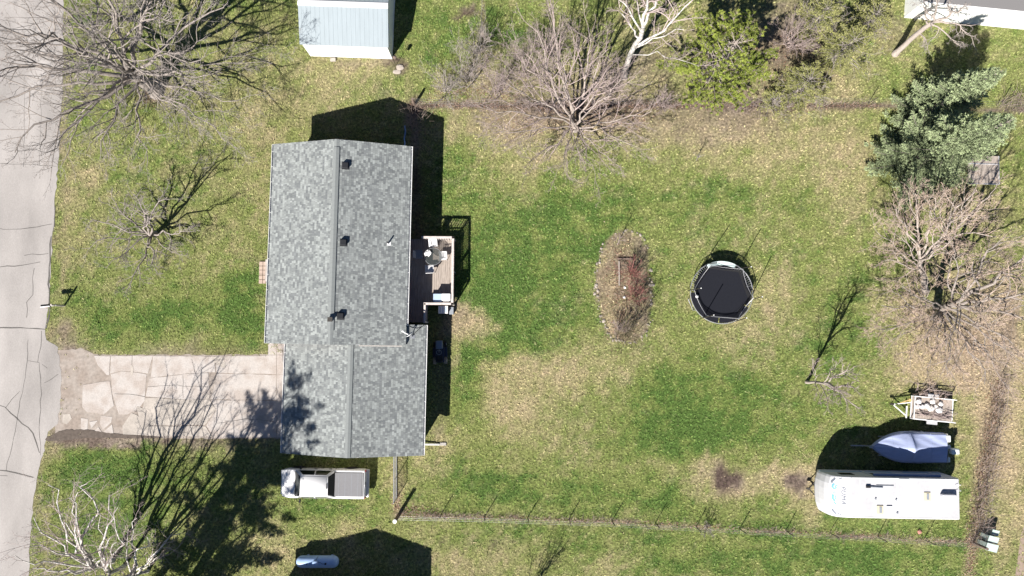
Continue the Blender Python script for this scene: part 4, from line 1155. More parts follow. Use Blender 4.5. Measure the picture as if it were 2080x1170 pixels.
# ------------------------------------------------------------------ boat under its cover, on a trailer (bow to the left)
c0 = P(1775, 908, 1.0)
boat = thing('covered_boat', 'motorboat under a blue-grey cover between trailers', 'boat', (c0.x, c0.y, 0), -.018)
def hw_(x): t = max(0, min(1, x / 2.3)); return .02 + .98 * (math.sin(t * math.pi / 2)) ** .75 if x < 2.3 else 1.0 - .06 * (x - 2.3) / 2.7
bm = bm_new(); rings = []
xs = [0, .15, .4, .8, 1.3, 1.8, 2.4, 3.2, 4.1, 4.9]
for x in xs:
    w = hw_(x); rings.append([bm.verts.new(v) for v in ((x, -w, 1.0), (x + .02, -w * .86, .62), (x + .05, 0, .42 if x > .4 else .75 - x), (x + .02, w * .86, .62), (x, w, 1.0))])
for a, b in zip(rings, rings[1:]):
    for k in range(4): bm.faces.new((a[k], a[k + 1], b[k + 1], b[k]))
bm.faces.new(rings[-1]); obj('hull', bm, MT['hull'], boat)
# cover: tent over a centre pole, seams and folds
ridge = {0: 1.04, .4: 1.12, 1.0: 1.22, 1.6: 1.34, 2.1: 1.48, 2.35: 1.58, 2.5: 1.50, 2.9: 1.36, 3.5: 1.26, 4.2: 1.22, 4.78: 1.16}
rk = sorted(ridge); bm = bm_new(); rows = []
r_ = random.Random(3); X0 = np.linspace(0, 4.78, 49); T0 = np.linspace(-1, 1, 25)
for x in X0:
    zc = float(np.interp(x, rk, [ridge[k] for k in rk])); w = hw_(x) + .03; row = []
    for t in T0:
        at = abs(t)
        sag = math.sin(at * math.pi) * (.05 + .05 * math.sin(x * 2.1))
        crease = .022 * math.sin(at * 9 + x * 5) * (1 - math.exp(-abs(x - 2.35) * 2)) * math.sin(at * math.pi)
        z = zc + (1.0 - zc) * at ** 1.15 - sag * (zc - 1.0) * 1.4 + crease
        pole = math.exp(-((x - 2.38) / .16) ** 2) * .12 * (1 - at ** 3)
        z += pole
        if at > .985: z -= .30; 
        row.append(bm.verts.new((x - (.04 if x < .05 else 0), t * w * (1.0 if at < .985 else 1.015), z)))
    rows.append(row)
for a, b in zip(rows, rows[1:]):
    for k in range(len(T0) - 1): bm.faces.new((a[k], a[k + 1], b[k + 1], b[k]))
cv = obj('cover', bm, MT['cover'], boat, True)
for xx in (1.2, 2.36, 3.75):
    bm = bm_new(); pts = []
    for t in np.linspace(-.96, .96, 23):
        at = abs(t); zc = float(np.interp(xx, rk, [ridge[k] for k in rk])); w = hw_(xx) + .03
        sag = math.sin(at * math.pi) * (.05 + .05 * math.sin(xx * 2.1)); crease = .022 * math.sin(at * 9 + xx * 5) * (1 - math.exp(-abs(xx - 2.35) * 2)) * math.sin(at * math.pi)
        pts.append((xx, t * w, zc + (1.0 - zc) * at ** 1.15 - sag * (zc - 1) * 1.4 + crease + math.exp(-((xx - 2.38) / .16) ** 2) * .12 * (1 - at ** 3) + .006))
    add_tube(bm, pts, .012, 4); obj('seam', bm, MT['cover'], cv)
for y, s_ in ((.62, (.30, .44, .3)), (.1, (.22, .26, .4)), (-.75, (.22, .36, .2))):
    bm = bm_new(); add_box(bm, (4.95, y, .86), s_, bevel=.06); obj('swim_platform', bm, MT['motor'], boat)
mo = bm_new(); add_box(mo, (5.22, -.16, 1.12), (.52, .40, .46), bevel=.12); mo_o = obj('outboard_motor', mo, MT['motor'], boat, True)
bm = bm_new(); add_box(bm, (5.2, -.16, .65), (.2, .16, .7), bevel=.03); add_box(bm, (5.3, -.16, .3), (.4, .05, .1)); obj('motor_leg', bm, MT['motor'], mo_o)
bm = bm_new(); add_tube(bm, [(-1.28, 0, .5), (.6, 0, .42), (4.6, 0, .42)], .05, 4); add_box(bm, (2.6, -.62, .42), (4.0, .08, .1)); add_box(bm, (2.6, .62, .42), (4.0, .08, .1)); add_box(bm, (3.1, 0, .36), (.1, 1.9, .08)); tr = obj('trailer_frame', bm, MT['galv'], boat)
bm = bm_new(); add_tube(bm, [(-.3, 0, .5), (-.22, 0, .95)], .035, 5); add_box(bm, (-.2, 0, .98), (.16, .16, .14), bevel=.02); obj('winch_post', bm, MT['galv'], tr)
for sy in (-1, 1):
    wheel(boat, (3.1, sy * .98, .32), .32, .2, 'Y', sy)
    bm = bm_new(); add_tube(bm, [(3.1 + .4 * math.cos(a), sy * .98, .34 + .4 * math.sin(a)) for a in np.linspace(.2, math.pi - .2, 9)], [.09] * 9, 5); obj('fender', bm, MT['galv'], boat)

# ------------------------------------------------------------------ utility trailer with its load
c0 = P(1852, 827, .6)
ut = thing('utility_trailer', 'white framed utility trailer loaded with junk above the boat', 'trailer', (c0.x, c0.y, 0), -.095)
UL, UW = 2.78, 1.50
fl = bm_new()
for k in range(6):
    bm = bm_new(); add_box(bm, (UL * (k + .5) / 6, 0, .48), (UL / 6 - .012, UW - .06, .03), bevel=.004); obj('floor_plank', bm, MT['wood'], ut)
fl.free()
for (xa, ya, xb, yb, z) in ((0, -UW / 2, UL, -UW / 2, .88), (0, UW / 2, UL, UW / 2, .88), (0, -UW / 2, 0, UW / 2, .92), (0, -UW / 2, UL, -UW / 2, .50), (0, UW / 2, UL, UW / 2, .50), (0, -UW / 2, 0, UW / 2, .50), (UL, -UW / 2, UL, UW / 2, .50)):
    bm = bm_new(); add_box(bm, ((xa + xb) / 2, (ya + yb) / 2, z), (abs(xb - xa) + .045, abs(yb - ya) + .045, .05)); obj('rail', bm, MT['white'], ut)
for x in (0, UL / 2, UL):
    for y in (-UW / 2, UW / 2):
        bm = bm_new(); add_box(bm, (x, y, .69), (.055, .055, .36)); obj('post', bm, MT['white'], ut)
bm = bm_new(); add_tube(bm, [(-.28, -.62, .5), (-1.2, .05, .5)], .04, 4); add_tube(bm, [(-.02, .3, .5), (-1.2, .07, .5)], .04, 4); add_box(bm, (-.28, -.36, .5), (.07, .8, .07)); obj('tongue', bm, MT['white'], ut)
bm = bm_new(); add_box(bm, (-1.3, .06, .54), (.24, .12, .12), bevel=.02); add_tube(bm, [(-1.05, .12, 0), (-1.05, .12, .8)], .03, 6); obj('coupler', bm, MT['steel_dark'], ut)
for sy in (-1, 1):
    wheel(ut, (1.4, sy * (UW / 2 + .16), .28), .28, .17, 'Y', sy)
    bm = bm_new(); add_box(bm, (1.4, sy * (UW / 2 + .16), .60), (.72, .22, .03), bevel=.01); obj('fender', bm, MT['chrome'], ut)
bm = bm_new(); add_tube(bm, [(-.75, .2, .54), (-.25, .44, .58), (-.1, .46, .6)], .04, 6); add_box(bm, (-.16, .46, .62), (.16, .2, .16), bevel=.04); obj('winch_strap', bm, MT['yellow'], ut)
utm = Matrix.Translation((c0.x, c0.y, 0)) @ Matrix.Rotation(-.095, 4, 'Z')
r_ = random.Random(8)
BAGS = ['white bag left of the middle of the trailer load', 'white bag at the upper rail, middle of the load', 'large white bag in the middle of the trailer load', 'white bag nearest the upper right of the load',
        'largest white bag, lowest of the right-hand ones', 'small white bag between the front bags and the middle', 'smallest white bag, squeezed between the right-hand ones', 'white bag in the front upper corner of the trailer', 'white bag in the front lower part of the trailer']
for k, (x, y, s_) in enumerate(((1.0, .18, .36), (1.38, .50, .34), (1.28, .02, .42), (1.92, .40, .32), (1.80, -.06, .46), (.72, .10, .3), (1.62, .2, .28), (.45, .42, .34), (.40, .08, .34))):
    bm = bm_new(); bmesh.ops.create_icosphere(bm, subdivisions=3, radius=.5)
    for v in bm.verts:
        q = v.co; f = 1 + .16 * math.sin(q.x * 9 + k) * math.cos(q.y * 11 + k) + r_.uniform(-.03, .03); v.co = Vector((q.x * s_ * 1.1 * f, q.y * s_ * f, max(q.z, -.35) * s_ * .8 * f))
    o = obj('white_sack', bm, MT['sack'], smooth=True, loc=utm @ Vector((x, y, .49 + s_ * .28)))
    props(o, BAGS[k], 'bag', 'white bags on the utility trailer')
for nm, lab, x0, x1, y0, y1, n, mt, zz in (('brush_pile', 'dark branches heaped along the lower side of the utility trailer', .3, 2.3, -.6, -.15, 46, 'twig2', .62), ('brush_pile', 'reddish sticks heaped beyond the upper side of the utility trailer', .2, 2.2, .62, 1.25, 60, 'twig2', .30)):
    bm = bm_new()
    for _ in range(n):
        a = Vector((r_.uniform(x0, x1), r_.uniform(y0, y1), zz + r_.uniform(-.1, .22))); an = r_.uniform(-.6, .6) + (0 if r_.random() < .7 else 1.2); l = r_.uniform(.4, 1.1)
        b = a + Vector((math.cos(an) * l, math.sin(an) * l * .6, r_.uniform(-.1, .12)))
        m_ = a.lerp(b, .5) + Vector((r_.uniform(-.06, .06), r_.uniform(-.06, .06), r_.uniform(-.02, .08))); add_tube(bm, [a, m_, b], [.018, .014, .008], 4)
    o = obj(nm, bm, MT[mt], loc=(c0.x, c0.y, 0), rot=(0, 0, -.095)); props(o, lab, 'branches', kind='stuff')

# ------------------------------------------------------------------ trampoline
c0 = P(1466, 594, .9)
tr = thing('trampoline', 'round black trampoline with enclosure poles on the lawn', 'trampoline', (c0.x, c0.y, 0))
RR = 2.10
ring = lambda r, z, n=64: [(r * math.cos(a), r * math.sin(a), z) for a in np.linspace(0, 2 * math.pi, n + 1)]
bm = bm_new(); add_tube(bm, ring(RR, .88), .024, 6); obj('frame_ring', bm, MT['galv'], tr)
bm = bm_new(); prof_ = [(0, .86), (.8, .865), (1.4, .875), (1.70, .88), (1.70, .872), (0, .852)]; add_lathe(bm, prof_, 56); obj('mat', bm, MT['mat'], tr, False)
bm = bm_new(); V, F = [], []
for k in range(84):
    a = k * 2 * math.pi / 84; add_tube(bm, [(1.70 * math.cos(a), 1.70 * math.sin(a), .878), (RR * math.cos(a), RR * math.sin(a), .885)], .010, 4)
o = obj('springs', bm, MT['chrome'], tr); o['kind'] = 'stuff'
def pad(a0, a1, r0, r1, mt, z=.905, n=16):
    bm = bm_new(); A = np.linspace(a0, a1, n)
    for u, w in zip(A, A[1:]):
        add_slab(bm, [(r0 * math.cos(u), r0 * math.sin(u), z), (r1 * math.cos(u), r1 * math.sin(u), z), (r1 * math.cos(w), r1 * math.sin(w), z), (r0 * math.cos(w), r0 * math.sin(w), z)], (0, 0, 1), .02)
    obj('pad', bm, MT[mt], tr)
pad(math.radians(62), math.radians(118), 1.84, 2.11, 'pad', .93)
pad(math.radians(120), math.radians(178), 1.60, 1.88, 'mat'); pad(math.radians(180), math.radians(262), 1.58, 2.07, 'mat'); pad(math.radians(264), math.radians(330), 1.54, 2.05, 'mat'); pad(math.radians(-28), math.radians(12), 1.56, 1.96, 'mat'); pad(math.radians(14), math.radians(60), 1.58, 1.84, 'mat')
pad(math.radians(62), math.radians(118), 1.50, 1.83, 'mat', .915, 14)
# six poles leaning a little inwards, sagged net rope between them
angs = [math.radians(a) for a in (176, 233, 297, 348, 50, 116)]
tops = []
for k, a in enumerate(angs):
    r0, r1 = RR + .03, RR - .12; z1 = 3.1
    bm = bm_new(); add_tube(bm, [(r0 * math.cos(a), r0 * math.sin(a), .25), (r0 * math.cos(a), r0 * math.sin(a), 1.2), (r1 * math.cos(a), r1 * math.sin(a), z1)], .028, 6); po = obj('pole', bm, MT['steel_dark'], tr)
    bm = bm_new(); add_cyl(bm, (r1 * math.cos(a), r1 * math.sin(a), z1 + .02), .035, .06, 8); obj('pole_cap', bm, MT['plastic_w'], po)
for k in range(6):
    a, b = angs[k], angs[(k + 1) % 6] + (2 * math.pi if angs[(k + 1) % 6] < angs[k] else 0)
    bm = bm_new(); lo_, hi_ = [], []
    for t in np.linspace(0, 1, 9):
        p = Vector((math.cos(a), math.sin(a), 0)).lerp(Vector((math.cos(b), math.sin(b), 0)), t); sg = 4 * t * (1 - t)
        lo_.append(bm.verts.new((p.x * 1.78, p.y * 1.78, .90))); hi_.append(bm.verts.new((p.x * (1.98 - .12 * sg), p.y * (1.98 - .12 * sg), 1.45 - .35 * sg)))
    for i in range(8): bm.faces.new((lo_[i], lo_[i + 1], hi_[i + 1], hi_[i]))
    n_ = obj('safety_net', bm, MT['net'], tr)
    bm = bm_new(); add_tube(bm, [Vector(v) for v in [(math.cos(a) * 1.98 * (1 - t) + math.cos(b) * 1.98 * t, math.sin(a) * 1.98 * (1 - t) + math.sin(b) * 1.98 * t, 1.46 - .35 * 4 * t * (1 - t)) for t in np.linspace(0, 1, 9)]], .012, 4); obj('net_rope', bm, MT['chrome'], n_)
for k in range(4):
    a = k * math.pi / 2 + .4
    bm = bm_new(); add_tube(bm, [((RR - .02) * math.cos(a - .2), (RR - .02) * math.sin(a - .2), .86), ((RR - .02) * math.cos(a - .2), (RR - .02) * math.sin(a - .2), .04), ((RR - .02) * math.cos(a + .2), (RR - .02) * math.sin(a + .2), .04), ((RR - .02) * math.cos(a + .2), (RR - .02) * math.sin(a + .2), .86)], .026, 6); obj('leg', bm, MT['galv'], tr)
bm = bm_new(); bmesh.ops.create_uvsphere(bm, u_segments=14, v_segments=10, radius=.11); p = P(1416, 602, 1.05); o = obj('ball', bm, MT['plastic_w'], smooth=True, loc=(p.x, p.y, 1.02)); props(o, 'small white ball on the left edge of the trampoline', 'ball')

# ------------------------------------------------------------------ propane tank
c0 = P(645, 1141, .75)
tk = thing('propane_tank', 'long white propane tank in the shadow at the bottom', 'tank', (c0.x, c0.y, 0), .0)
bm = bm_new(); L_, r_t = 1.40, .39
prof_ = [(0, -L_), (.16, -L_ + .03), (.28, -L_ + .10), (.36, -L_ + .22), (r_t, -L_ + .36), (r_t, L_ - .36), (.36, L_ - .22), (.28, L_ - .10), (.16, L_ - .03), (0, L_)]
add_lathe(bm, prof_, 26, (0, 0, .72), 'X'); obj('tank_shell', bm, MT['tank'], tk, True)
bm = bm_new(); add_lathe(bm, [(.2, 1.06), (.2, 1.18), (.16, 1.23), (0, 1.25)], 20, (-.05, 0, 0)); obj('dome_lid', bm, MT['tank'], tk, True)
bm = bm_new(); add_cyl(bm, (.62, -.02, 1.14), .06, .08, 12); add_tube(bm, [(.1, .12, 1.17), (.25, .1, 1.18), (.42, -.02, 1.16), (.6, -.02, 1.17)], .012, 5); add_tube(bm, [(.0, .2, 1.1), (.05, .36, .9), (.06, .4, .4)], .012, 5); obj('pipework', bm, MT['steel_dark'], tk)
bm = bm_new(); add_cyl(bm, (-.62, -.05, 1.11), .03, .04, 10); obj('gauge', bm, MT['black'], tk)
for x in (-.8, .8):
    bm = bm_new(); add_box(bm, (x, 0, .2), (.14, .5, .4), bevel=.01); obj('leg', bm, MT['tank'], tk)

# ------------------------------------------------------------------ mailbox
c0 = P(131, 621)
mb = thing('mailbox', 'mailbox on a wooden post at the edge of the road', 'mailbox', c0, .1)
bm = bm_new(); add_box(bm, (0, 0, .72), (.09, .1, 1.44)); obj('post', bm, MT['wood_rail'], mb)
bm = bm_new(); add_box(bm, (-.35, 0, 1.02), (.85, .1, .06)); add_tube(bm, [(0, 0, .6), (-.4, 0, 1.0)], .03, 4); obj('arm', bm, MT['white'], mb)
bm = bm_new(); n = 9
for x in (-.78, -.26):
    pass
ra = [bm.verts.new((-.80, .1 * math.cos(a), 1.17 + .1 * math.sin(a))) for a in np.linspace(0, math.pi, n)] + [bm.verts.new((-.80, -.1, 1.05)), bm.verts.new((-.80, .1, 1.05))]
rb = [bm.verts.new((-.28, .1 * math.cos(a), 1.17 + .1 * math.sin(a))) for a in np.linspace(0, math.pi, n)] + [bm.verts.new((-.28, -.1, 1.05)), bm.verts.new((-.28, .1, 1.05))]
for i in range(len(ra)): j = (i + 1) % len(ra); bm.faces.new((ra[i], ra[j], rb[j], rb[i]))
bm.faces.new(ra); bm.faces.new(rb[::-1]); bx_ = obj('box', bm, MT['black'], mb)
bm = bm_new(); add_box(bm, (-.46, -.112, 1.2), (.24, .012, .05)); obj('flag', bm, MT['taillamp'], bx_)
bm = bm_new(); add_box(bm, (-.5, -.075, 1.285), (.62, .07, .03)); obj('newspaper_shelf', bm, MT['white'], mb)

# ------------------------------------------------------------------ utility pedestals, lower right
for (x, y, w, d, h, lab) in ((2023, 1083, .42, .34, .75, 'smallest pale green utility pedestal, topmost of the three'), (2019, 1097, .62, .40, .95, 'middle pale green utility pedestal of the three'), (2016, 1113, .72, .46, 1.0, 'largest pale green utility pedestal, lowest of the three')):
    p = P(x, y, h)
    t = thing('utility_pedestal', lab, 'utility box', (p.x, p.y, 0), -.25, 'utility pedestals by the dirt track')
    bm = bm_new(); add_box(bm, (0, 0, h / 2 - .03), (w, d, h - .06), bevel=.01); obj('cabinet', bm, MT['pedestal'], t)
    bm = bm_new(); add_slab(bm, [(-w / 2 - .02, -d / 2 - .02, h - .07), (w / 2 + .02, -d / 2 - .02, h - .07), (w / 2 + .02, d / 2 + .02, h), (-w / 2 - .02, d / 2 + .02, h)], (0, 0, 1), .05); obj('lid', bm, MT['pedestal'], t)

# ------------------------------------------------------------------ fences
def fence(name, label, pts, posts, h, mesh=False, post_mat='post', wires=3, group=None):
    q = [P(x, y) for x, y in pts]
    t = thing(name, label, 'fence', q[0], 0, group); o0 = q[0]
    for i, (x, y) in enumerate(posts):
        p = P(x, y) - o0; bm = bm_new(); ln = Vector((rng.uniform(-.05, .05), rng.uniform(-.05, .05), 0))
        add_tube(bm, [p, p + ln + Vector((0, 0, h + .12))], .028, 5); obj('post', bm, MT[post_mat], t)
    for k in range(wires):
        z = h * (k + 1) / wires; bm = bm_new(); add_tube(bm, [v - o0 + Vector((0, 0, z)) for v in q], .0025, 3, False); obj('wire', bm, MT['galv'], t)
    if mesh:
        bm = bm_new()
        for a, b in zip(q, q[1:]):
            L = (b - a).length; d = (b - a) / L; n = int((L + h) / .12)
            for k in range(n):
                for sg in (1, -1):
                    s0 = k * .12 - (h if sg > 0 else 0); s1 = s0 + sg * h; z0, z1 = 0.02, h
                    s0c, s1c = max(0, min(L, s0)), max(0, min(L, s1))
                    if abs(s1c - s0c) < .02: continue
                    zz0 = z0 + (s0c - s0) / (s1 - s0) * h; zz1 = z0 + (s1c - s0) / (s1 - s0) * h
                    add_tube(bm, [a - o0 + d * s0c + Vector((0, 0, zz0)), a - o0 + d * s1c + Vector((0, 0, zz1))], .005, 3, False)
        m_ = obj('chain_link', bm, MT['galv'], t); m_['kind'] = 'stuff'
    return t
fence('wire_fence', 'thin wire fence on dark posts along the lower lawn', [(810, 1046), (980, 1050), (1240, 1059), (1540, 1076), (1790, 1090), (1973, 1102)],
      [(897, 1043), (985, 1048), (1072, 1050), (1156, 1053), (1243, 1058), (1331, 1062), (1414, 1070), (1502, 1074), (1596, 1078), (1685, 1082), (1782, 1090), (1876, 1096)], 1.25)
fence('wire_fence', 'thin wire fence along the upper side of the back yard', [(842, 213), (1000, 217), (1300, 213), (1780, 213), (2090, 221)],
      [(980, 217), (1110, 216), (1324, 213), (1560, 213), (1763, 211), (1900, 216), (2035, 207)], 1.25)
fence('wire_fence', 'thin wire fence buried in dry brush on the right', [(1975, 1100), (2000, 960), (2034, 760), (2062, 560), (2090, 400)],
      [(1985, 1030), (2008, 900), (2034, 760), (2060, 600)], 1.25)
fence('wire_fence', 'wire fence stub running up from the thicket at the top', [(976, 118), (979, 40), (982, -30)], [(976, 118), (979, 50)], 1.2)
gate_ = fence('chain_link_gate', 'chain link gate between the garage and the lower fence post', [(806, 908), (806, 962), (806, 1012)], [(806, 920), (806, 968), (806, 1012)], 1.2, True, 'galv', 2)
for yy in (1.2, .08):
    pass
a, b = P(806, 920), P(806, 1012); o0 = P(806, 908)
for z in (.1, 1.22):
    bm = bm_new(); add_tube(bm, [a - o0 + Vector((0, 0, z)), b - o0 + Vector((0, 0, z))], .03, 6); obj('rail', bm, MT['galv'], gate_)
def corner_post(px, py, h, w, lab, mat, cap):
    t = thing('corner_post', lab, 'post', P(px, py))
    bm = bm_new(); add_tube(bm, [(0, 0, 0), (.02, .02, h)], [w, w * .92], 9); obj('post', bm, MT[mat], t)
    if cap: bm = bm_new(); add_cyl(bm, (.02, .02, h + .02), w * 1.1, .05, 10); obj('cap', bm, MT['white'], t)
    return t
corner_post(810, 1046, 1.75, .12, 'thick wooden corner post below the chain link gate', 'wood_dark', True)
corner_post(842, 213, 1.2, .10, 'wooden fence post at the upper corner of the house shadow', 'wood_dark', False)
corner_post(1975, 1102, 1.5, .10, 'dark wooden fence post in the lower right corner', 'wood_dark', False)
rock('red_rock', 1867, 1080, (.30, .30, .28), MT['pinkrock'], 'round reddish rock at the lower fence', 5)

# ------------------------------------------------------------------ garden bed
bq = [P(x, y) for x, y in BED]; bc = sum(bq, Vector()) / len(bq)
bed = thing('garden_bed', 'oval garden bed edged with pale stones', 'garden bed', bc)
per = []
for a, b in zip(bq, bq[1:] + bq[:1]): per += [a.lerp(b, t / 10) for t in range(10)]
tot = 0; last = per[0]; acc = 0; k = 0
stone_me = []
for sd in range(5):
    r = random.Random(sd + 40); bm = bm_new(); bmesh.ops.create_icosphere(bm, subdivisions=1, radius=.5)
    for v in bm.verts: v.co = Vector((v.co.x, v.co.y, max(v.co.z, -.3) * .7)) * r.uniform(.8, 1.15)
    stone_me.append(mesh_from_bm(bm, 'stone', MT['stone_l'] if sd % 2 else MT['stone']))
for p in per:
    acc += (p - last).length; last = p
    if acc > .2:
        acc = 0
        for _ in range(0 if rng.random() < .15 else (1 if rng.random() < .6 else 2)):
            o = bpy.data.objects.new('stone', rng.choice(stone_me)); link(o, bed)
            o.location = p - bc + Vector((rng.uniform(-.14, .14), rng.uniform(-.14, .14), .03)); s_ = rng.uniform(.10, .30); o.scale = (s_, s_ * rng.uniform(.6, 1), s_ * .7); o.rotation_euler = (0, 0, rng.uniform(0, 6))
pa, pb = P(1253, 526), P(1288, 526)
bm = bm_new(); add_box(bm, ((pa.x + pb.x) / 2 - bc.x, pa.y - bc.y, .07), (pb.x - pa.x, .09, .14)); obj('timber', bm, MT['wood_dark'], bed)
bm = bm_new(); pa = P(1257, 530); pb = P(1257, 580); add_box(bm, (pa.x - bc.x, (pa.y + pb.y) / 2 - bc.y, .07), (.08, pa.y - pb.y, .12)); obj('timber', bm, MT['wood'], bed)
rock('white_rock', 1269, 584, (.2, .18, .16), MT['plastic_w'], 'upper of two small white rocks in the garden bed', 6)
rock('white_rock', 1268, 604, (.22, .2, .16), MT['plastic_w'], 'lower of two small white rocks in the garden bed', 7)

# weathered platform under the spruce on the right
c0 = P(1997, 345, .7)
pf = thing('wooden_platform', 'weathered plank table under the blue spruce on the right', 'table', (c0.x, c0.y, 0), -.03)
for k in range(9):
    bm = bm_new(); add_box(bm, (-.92 + k * .23, 0, .70), (.222, 1.95, .04), bevel=.004); obj('plank', bm, MT['wood'], pf)
for y in (-.98, .4):
    bm = bm_new(); add_box(bm, (0, y, .735), (2.1, .05, .05)); obj('edge_strip', bm, MT['chrome'], pf)
bm = bm_new(); add_box(bm, (1.05, 0, .735), (.05, 1.95, .05)); obj('edge_strip', bm, MT['chrome'], pf)
for x in (-.85, .85):
    for y in (-.8, .8):
        bm = bm_new(); add_box(bm, (x, y, .34), (.1, .1, .68)); obj('leg', bm, MT['wood_dark'], pf)

# ------------------------------------------------------------------ trees
class Wood:
    """collects tapered tubes as raw arrays"""
    def __init__(s): s.v = []; s.f = []
    def tube(s, pts, radii, sides):
        ref = None; k0 = len(s.v); n = len(pts)
        for i, p in enumerate(pts):
            d = pts[min(i + 1, n - 1)] - pts[max(i - 1, 0)]
            d.normalize()
            if ref is None: ref = d.orthogonal()
            u = ref - d * ref.dot(d)
            if u.length < 1e-5: u = d.orthogonal()
            u.normalize(); ref = u; w = d.cross(u); r = radii[i]
            for k in range(sides):
                a = 2 * math.pi * k / sides; c, q = math.cos(a) * r, math.sin(a) * r
                s.v.append((p.x + u.x * c + w.x * q, p.y + u.y * c + w.y * q, p.z + u.z * c + w.z * q))
        for i in range(n - 1):
            a = k0 + i * sides; b = a + sides
            for k in range(sides):
                j = (k + 1) % sides
                s.f.append((a + k, a + j, b + j)); s.f.append((a + k, b + j, b + k))
    def twig(s, pts, r):
        """last-order twig: three-sided, tapering to a point"""
        a, m, e = pts; d = e - a; d.normalize(); u = d.orthogonal(); u.normalize(); w = d.cross(u); k = len(s.v)
        for p, q in ((a, r), (m, r * .75)):
            for c, sn in ((1, 0), (-.5, .866), (-.5, -.866)):
                s.v.append((p.x + (u.x * c + w.x * sn) * q, p.y + (u.y * c + w.y * sn) * q, p.z + (u.z * c + w.z * sn) * q))
        s.v.append((e.x, e.y, e.z))
        for i in range(3):
            j = (i + 1) % 3
            s.f += [(k + i, k + j, k + 3 + j), (k + i, k + 3 + j, k + 3 + i), (k + 3 + i, k + 3 + j, k + 6)]
    def mesh(s, name, mat): return np_mesh(name, s.v, s.f, mat, smooth=True)

def rnd_dir(r, d, ang):
    """d turned by ang about a random axis across it"""
    o = d.orthogonal().normalized(); o.rotate(Matrix.Rotation(r.uniform(0, 2 * math.pi), 3, d))
    return (d * math.cos(ang) + o * math.sin(ang)).normalized()

UP = Vector((0, 0, 1))
SIDES = [8, 6, 4, 3, 3, 3]
def grow(W, T, r, p, d, L, rad, lvl, prm):
    """one branch with its children; levels < prm['thick'] go to the trunk mesh"""
    maxl = prm['levels']; n = 2 if lvl == maxl else [6, 5, 4, 3, 2, 2][lvl]
    pts = [p.copy()]; rr = [rad]; wob = prm.get('wob', .22); tro = prm.get('tropism', .06)
    end = rad * (.35 if lvl < maxl else .45); dd = d.copy()
    for i in range(n):
        dd = (dd + Vector((r.gauss(0, wob), r.gauss(0, wob), r.gauss(0, wob))) + UP * tro).normalized()
        p = p + dd * (L / n); pts.append(p.copy()); rr.append(rad + (end - rad) * (i + 1) / n)
    children(W, T, r, pts, rr, L, lvl, prm)
    dst = W if lvl < prm['thick'] else T
    if lvl == maxl: dst.twig(pts, rad)
    else: dst.tube(pts, rr, SIDES[lvl])
def children(W, T, r, pts, rr, L, lvl, prm):
    if lvl >= prm['levels']: return
    m = prm['kids'][lvl]; lo = prm.get('from', .25); n = len(pts) - 1
    for k in range(m):
        t = lo + (1 - lo) * (k + r.random()) / m
        i = min(int(t * n), n - 1); f = t * n - i
        q = pts[i].lerp(pts[i + 1], f); d = (pts[i + 1] - pts[i]).normalized()
        a0, a1 = prm.get('angle', (.45, 1.0))
        nd = rnd_dir(r, d, r.uniform(a0, a1) * (1 - .25 * t))
        l = L * prm.get('ratio', .55) * (1.15 - .6 * t) * r.uniform(.65, 1.25)
        rd = max(prm['twig'], min(rr[i] * .62, rr[i] * prm.get('rratio', .6)))
        grow(W, T, r, q, nd, l, rd, lvl + 1, prm)

def curve_to(r, a, b, n, lift, wob):
    """natural limb from a to b, rising first then levelling"""
    pts = []
    L = (b - a).length; o1 = Vector((0, 0, 0))
    for i in range(n + 1):
        t = i / n
        p = a.lerp(b, t) + UP * (math.sin(t * math.pi) * lift)
        if 0 < i < n:
            o1 = o1 * .6 + Vector((r.gauss(0, wob), r.gauss(0, wob), r.gauss(0, wob))) * L
            p += o1
        pts.append(p)
    return pts

def bare_tree(name, label, base, seed, prm, limbs, trunk_to=None, trunk_r=.3, bark='bark', twig='twig', group='bare trees', cat='tree'):
    """limbs: (px, py, z of tip, start fraction on trunk, radius, lift)"""
    b = P(*base); r = random.Random(seed)
    t = thing(name, label, cat, b, 0, group)
    W, T = Wood(), Wood()
    th = P(*trunk_to) - b if trunk_to else Vector((0, 0, 2))
    tp = curve_to(r, Vector((0, 0, -.1)), th, 6, 0, .012)
    if trunk_r > 0:
        tr_ = [trunk_r * (1.35 if i == 0 else 1.0 - .28 * i / 6) for i in range(7)]
        W.tube(tp, tr_, 10)
    for (x, y, z, s, rad, lift) in limbs:
        i = min(int(s * 6), 5); a = tp[i].lerp(tp[i + 1], s * 6 - i)
        e = P(x, y, z) - b; n = 8
        pts = curve_to(r, a, e, n, lift, prm.get('limbwob', .018)); L = (e - a).length
        rr = [rad * (1 - .78 * k / n) for k in range(n + 1)]
        W.tube(pts, rr, 7)
        children(W, T, r, pts, rr, L, 0, prm)
    obj('trunk', W.mesh('trunk', MT[bark]), None, t)
    if T.f: obj('crown', T.mesh('crown', MT[twig]), None, t)
    return t

def auto_limbs(base, h, spread, n, seed, z0=.15, up=.75):
    """limb tips spread round a base, as pixels: used for small trees and shrubs"""
    return (base, h, spread, n, seed)

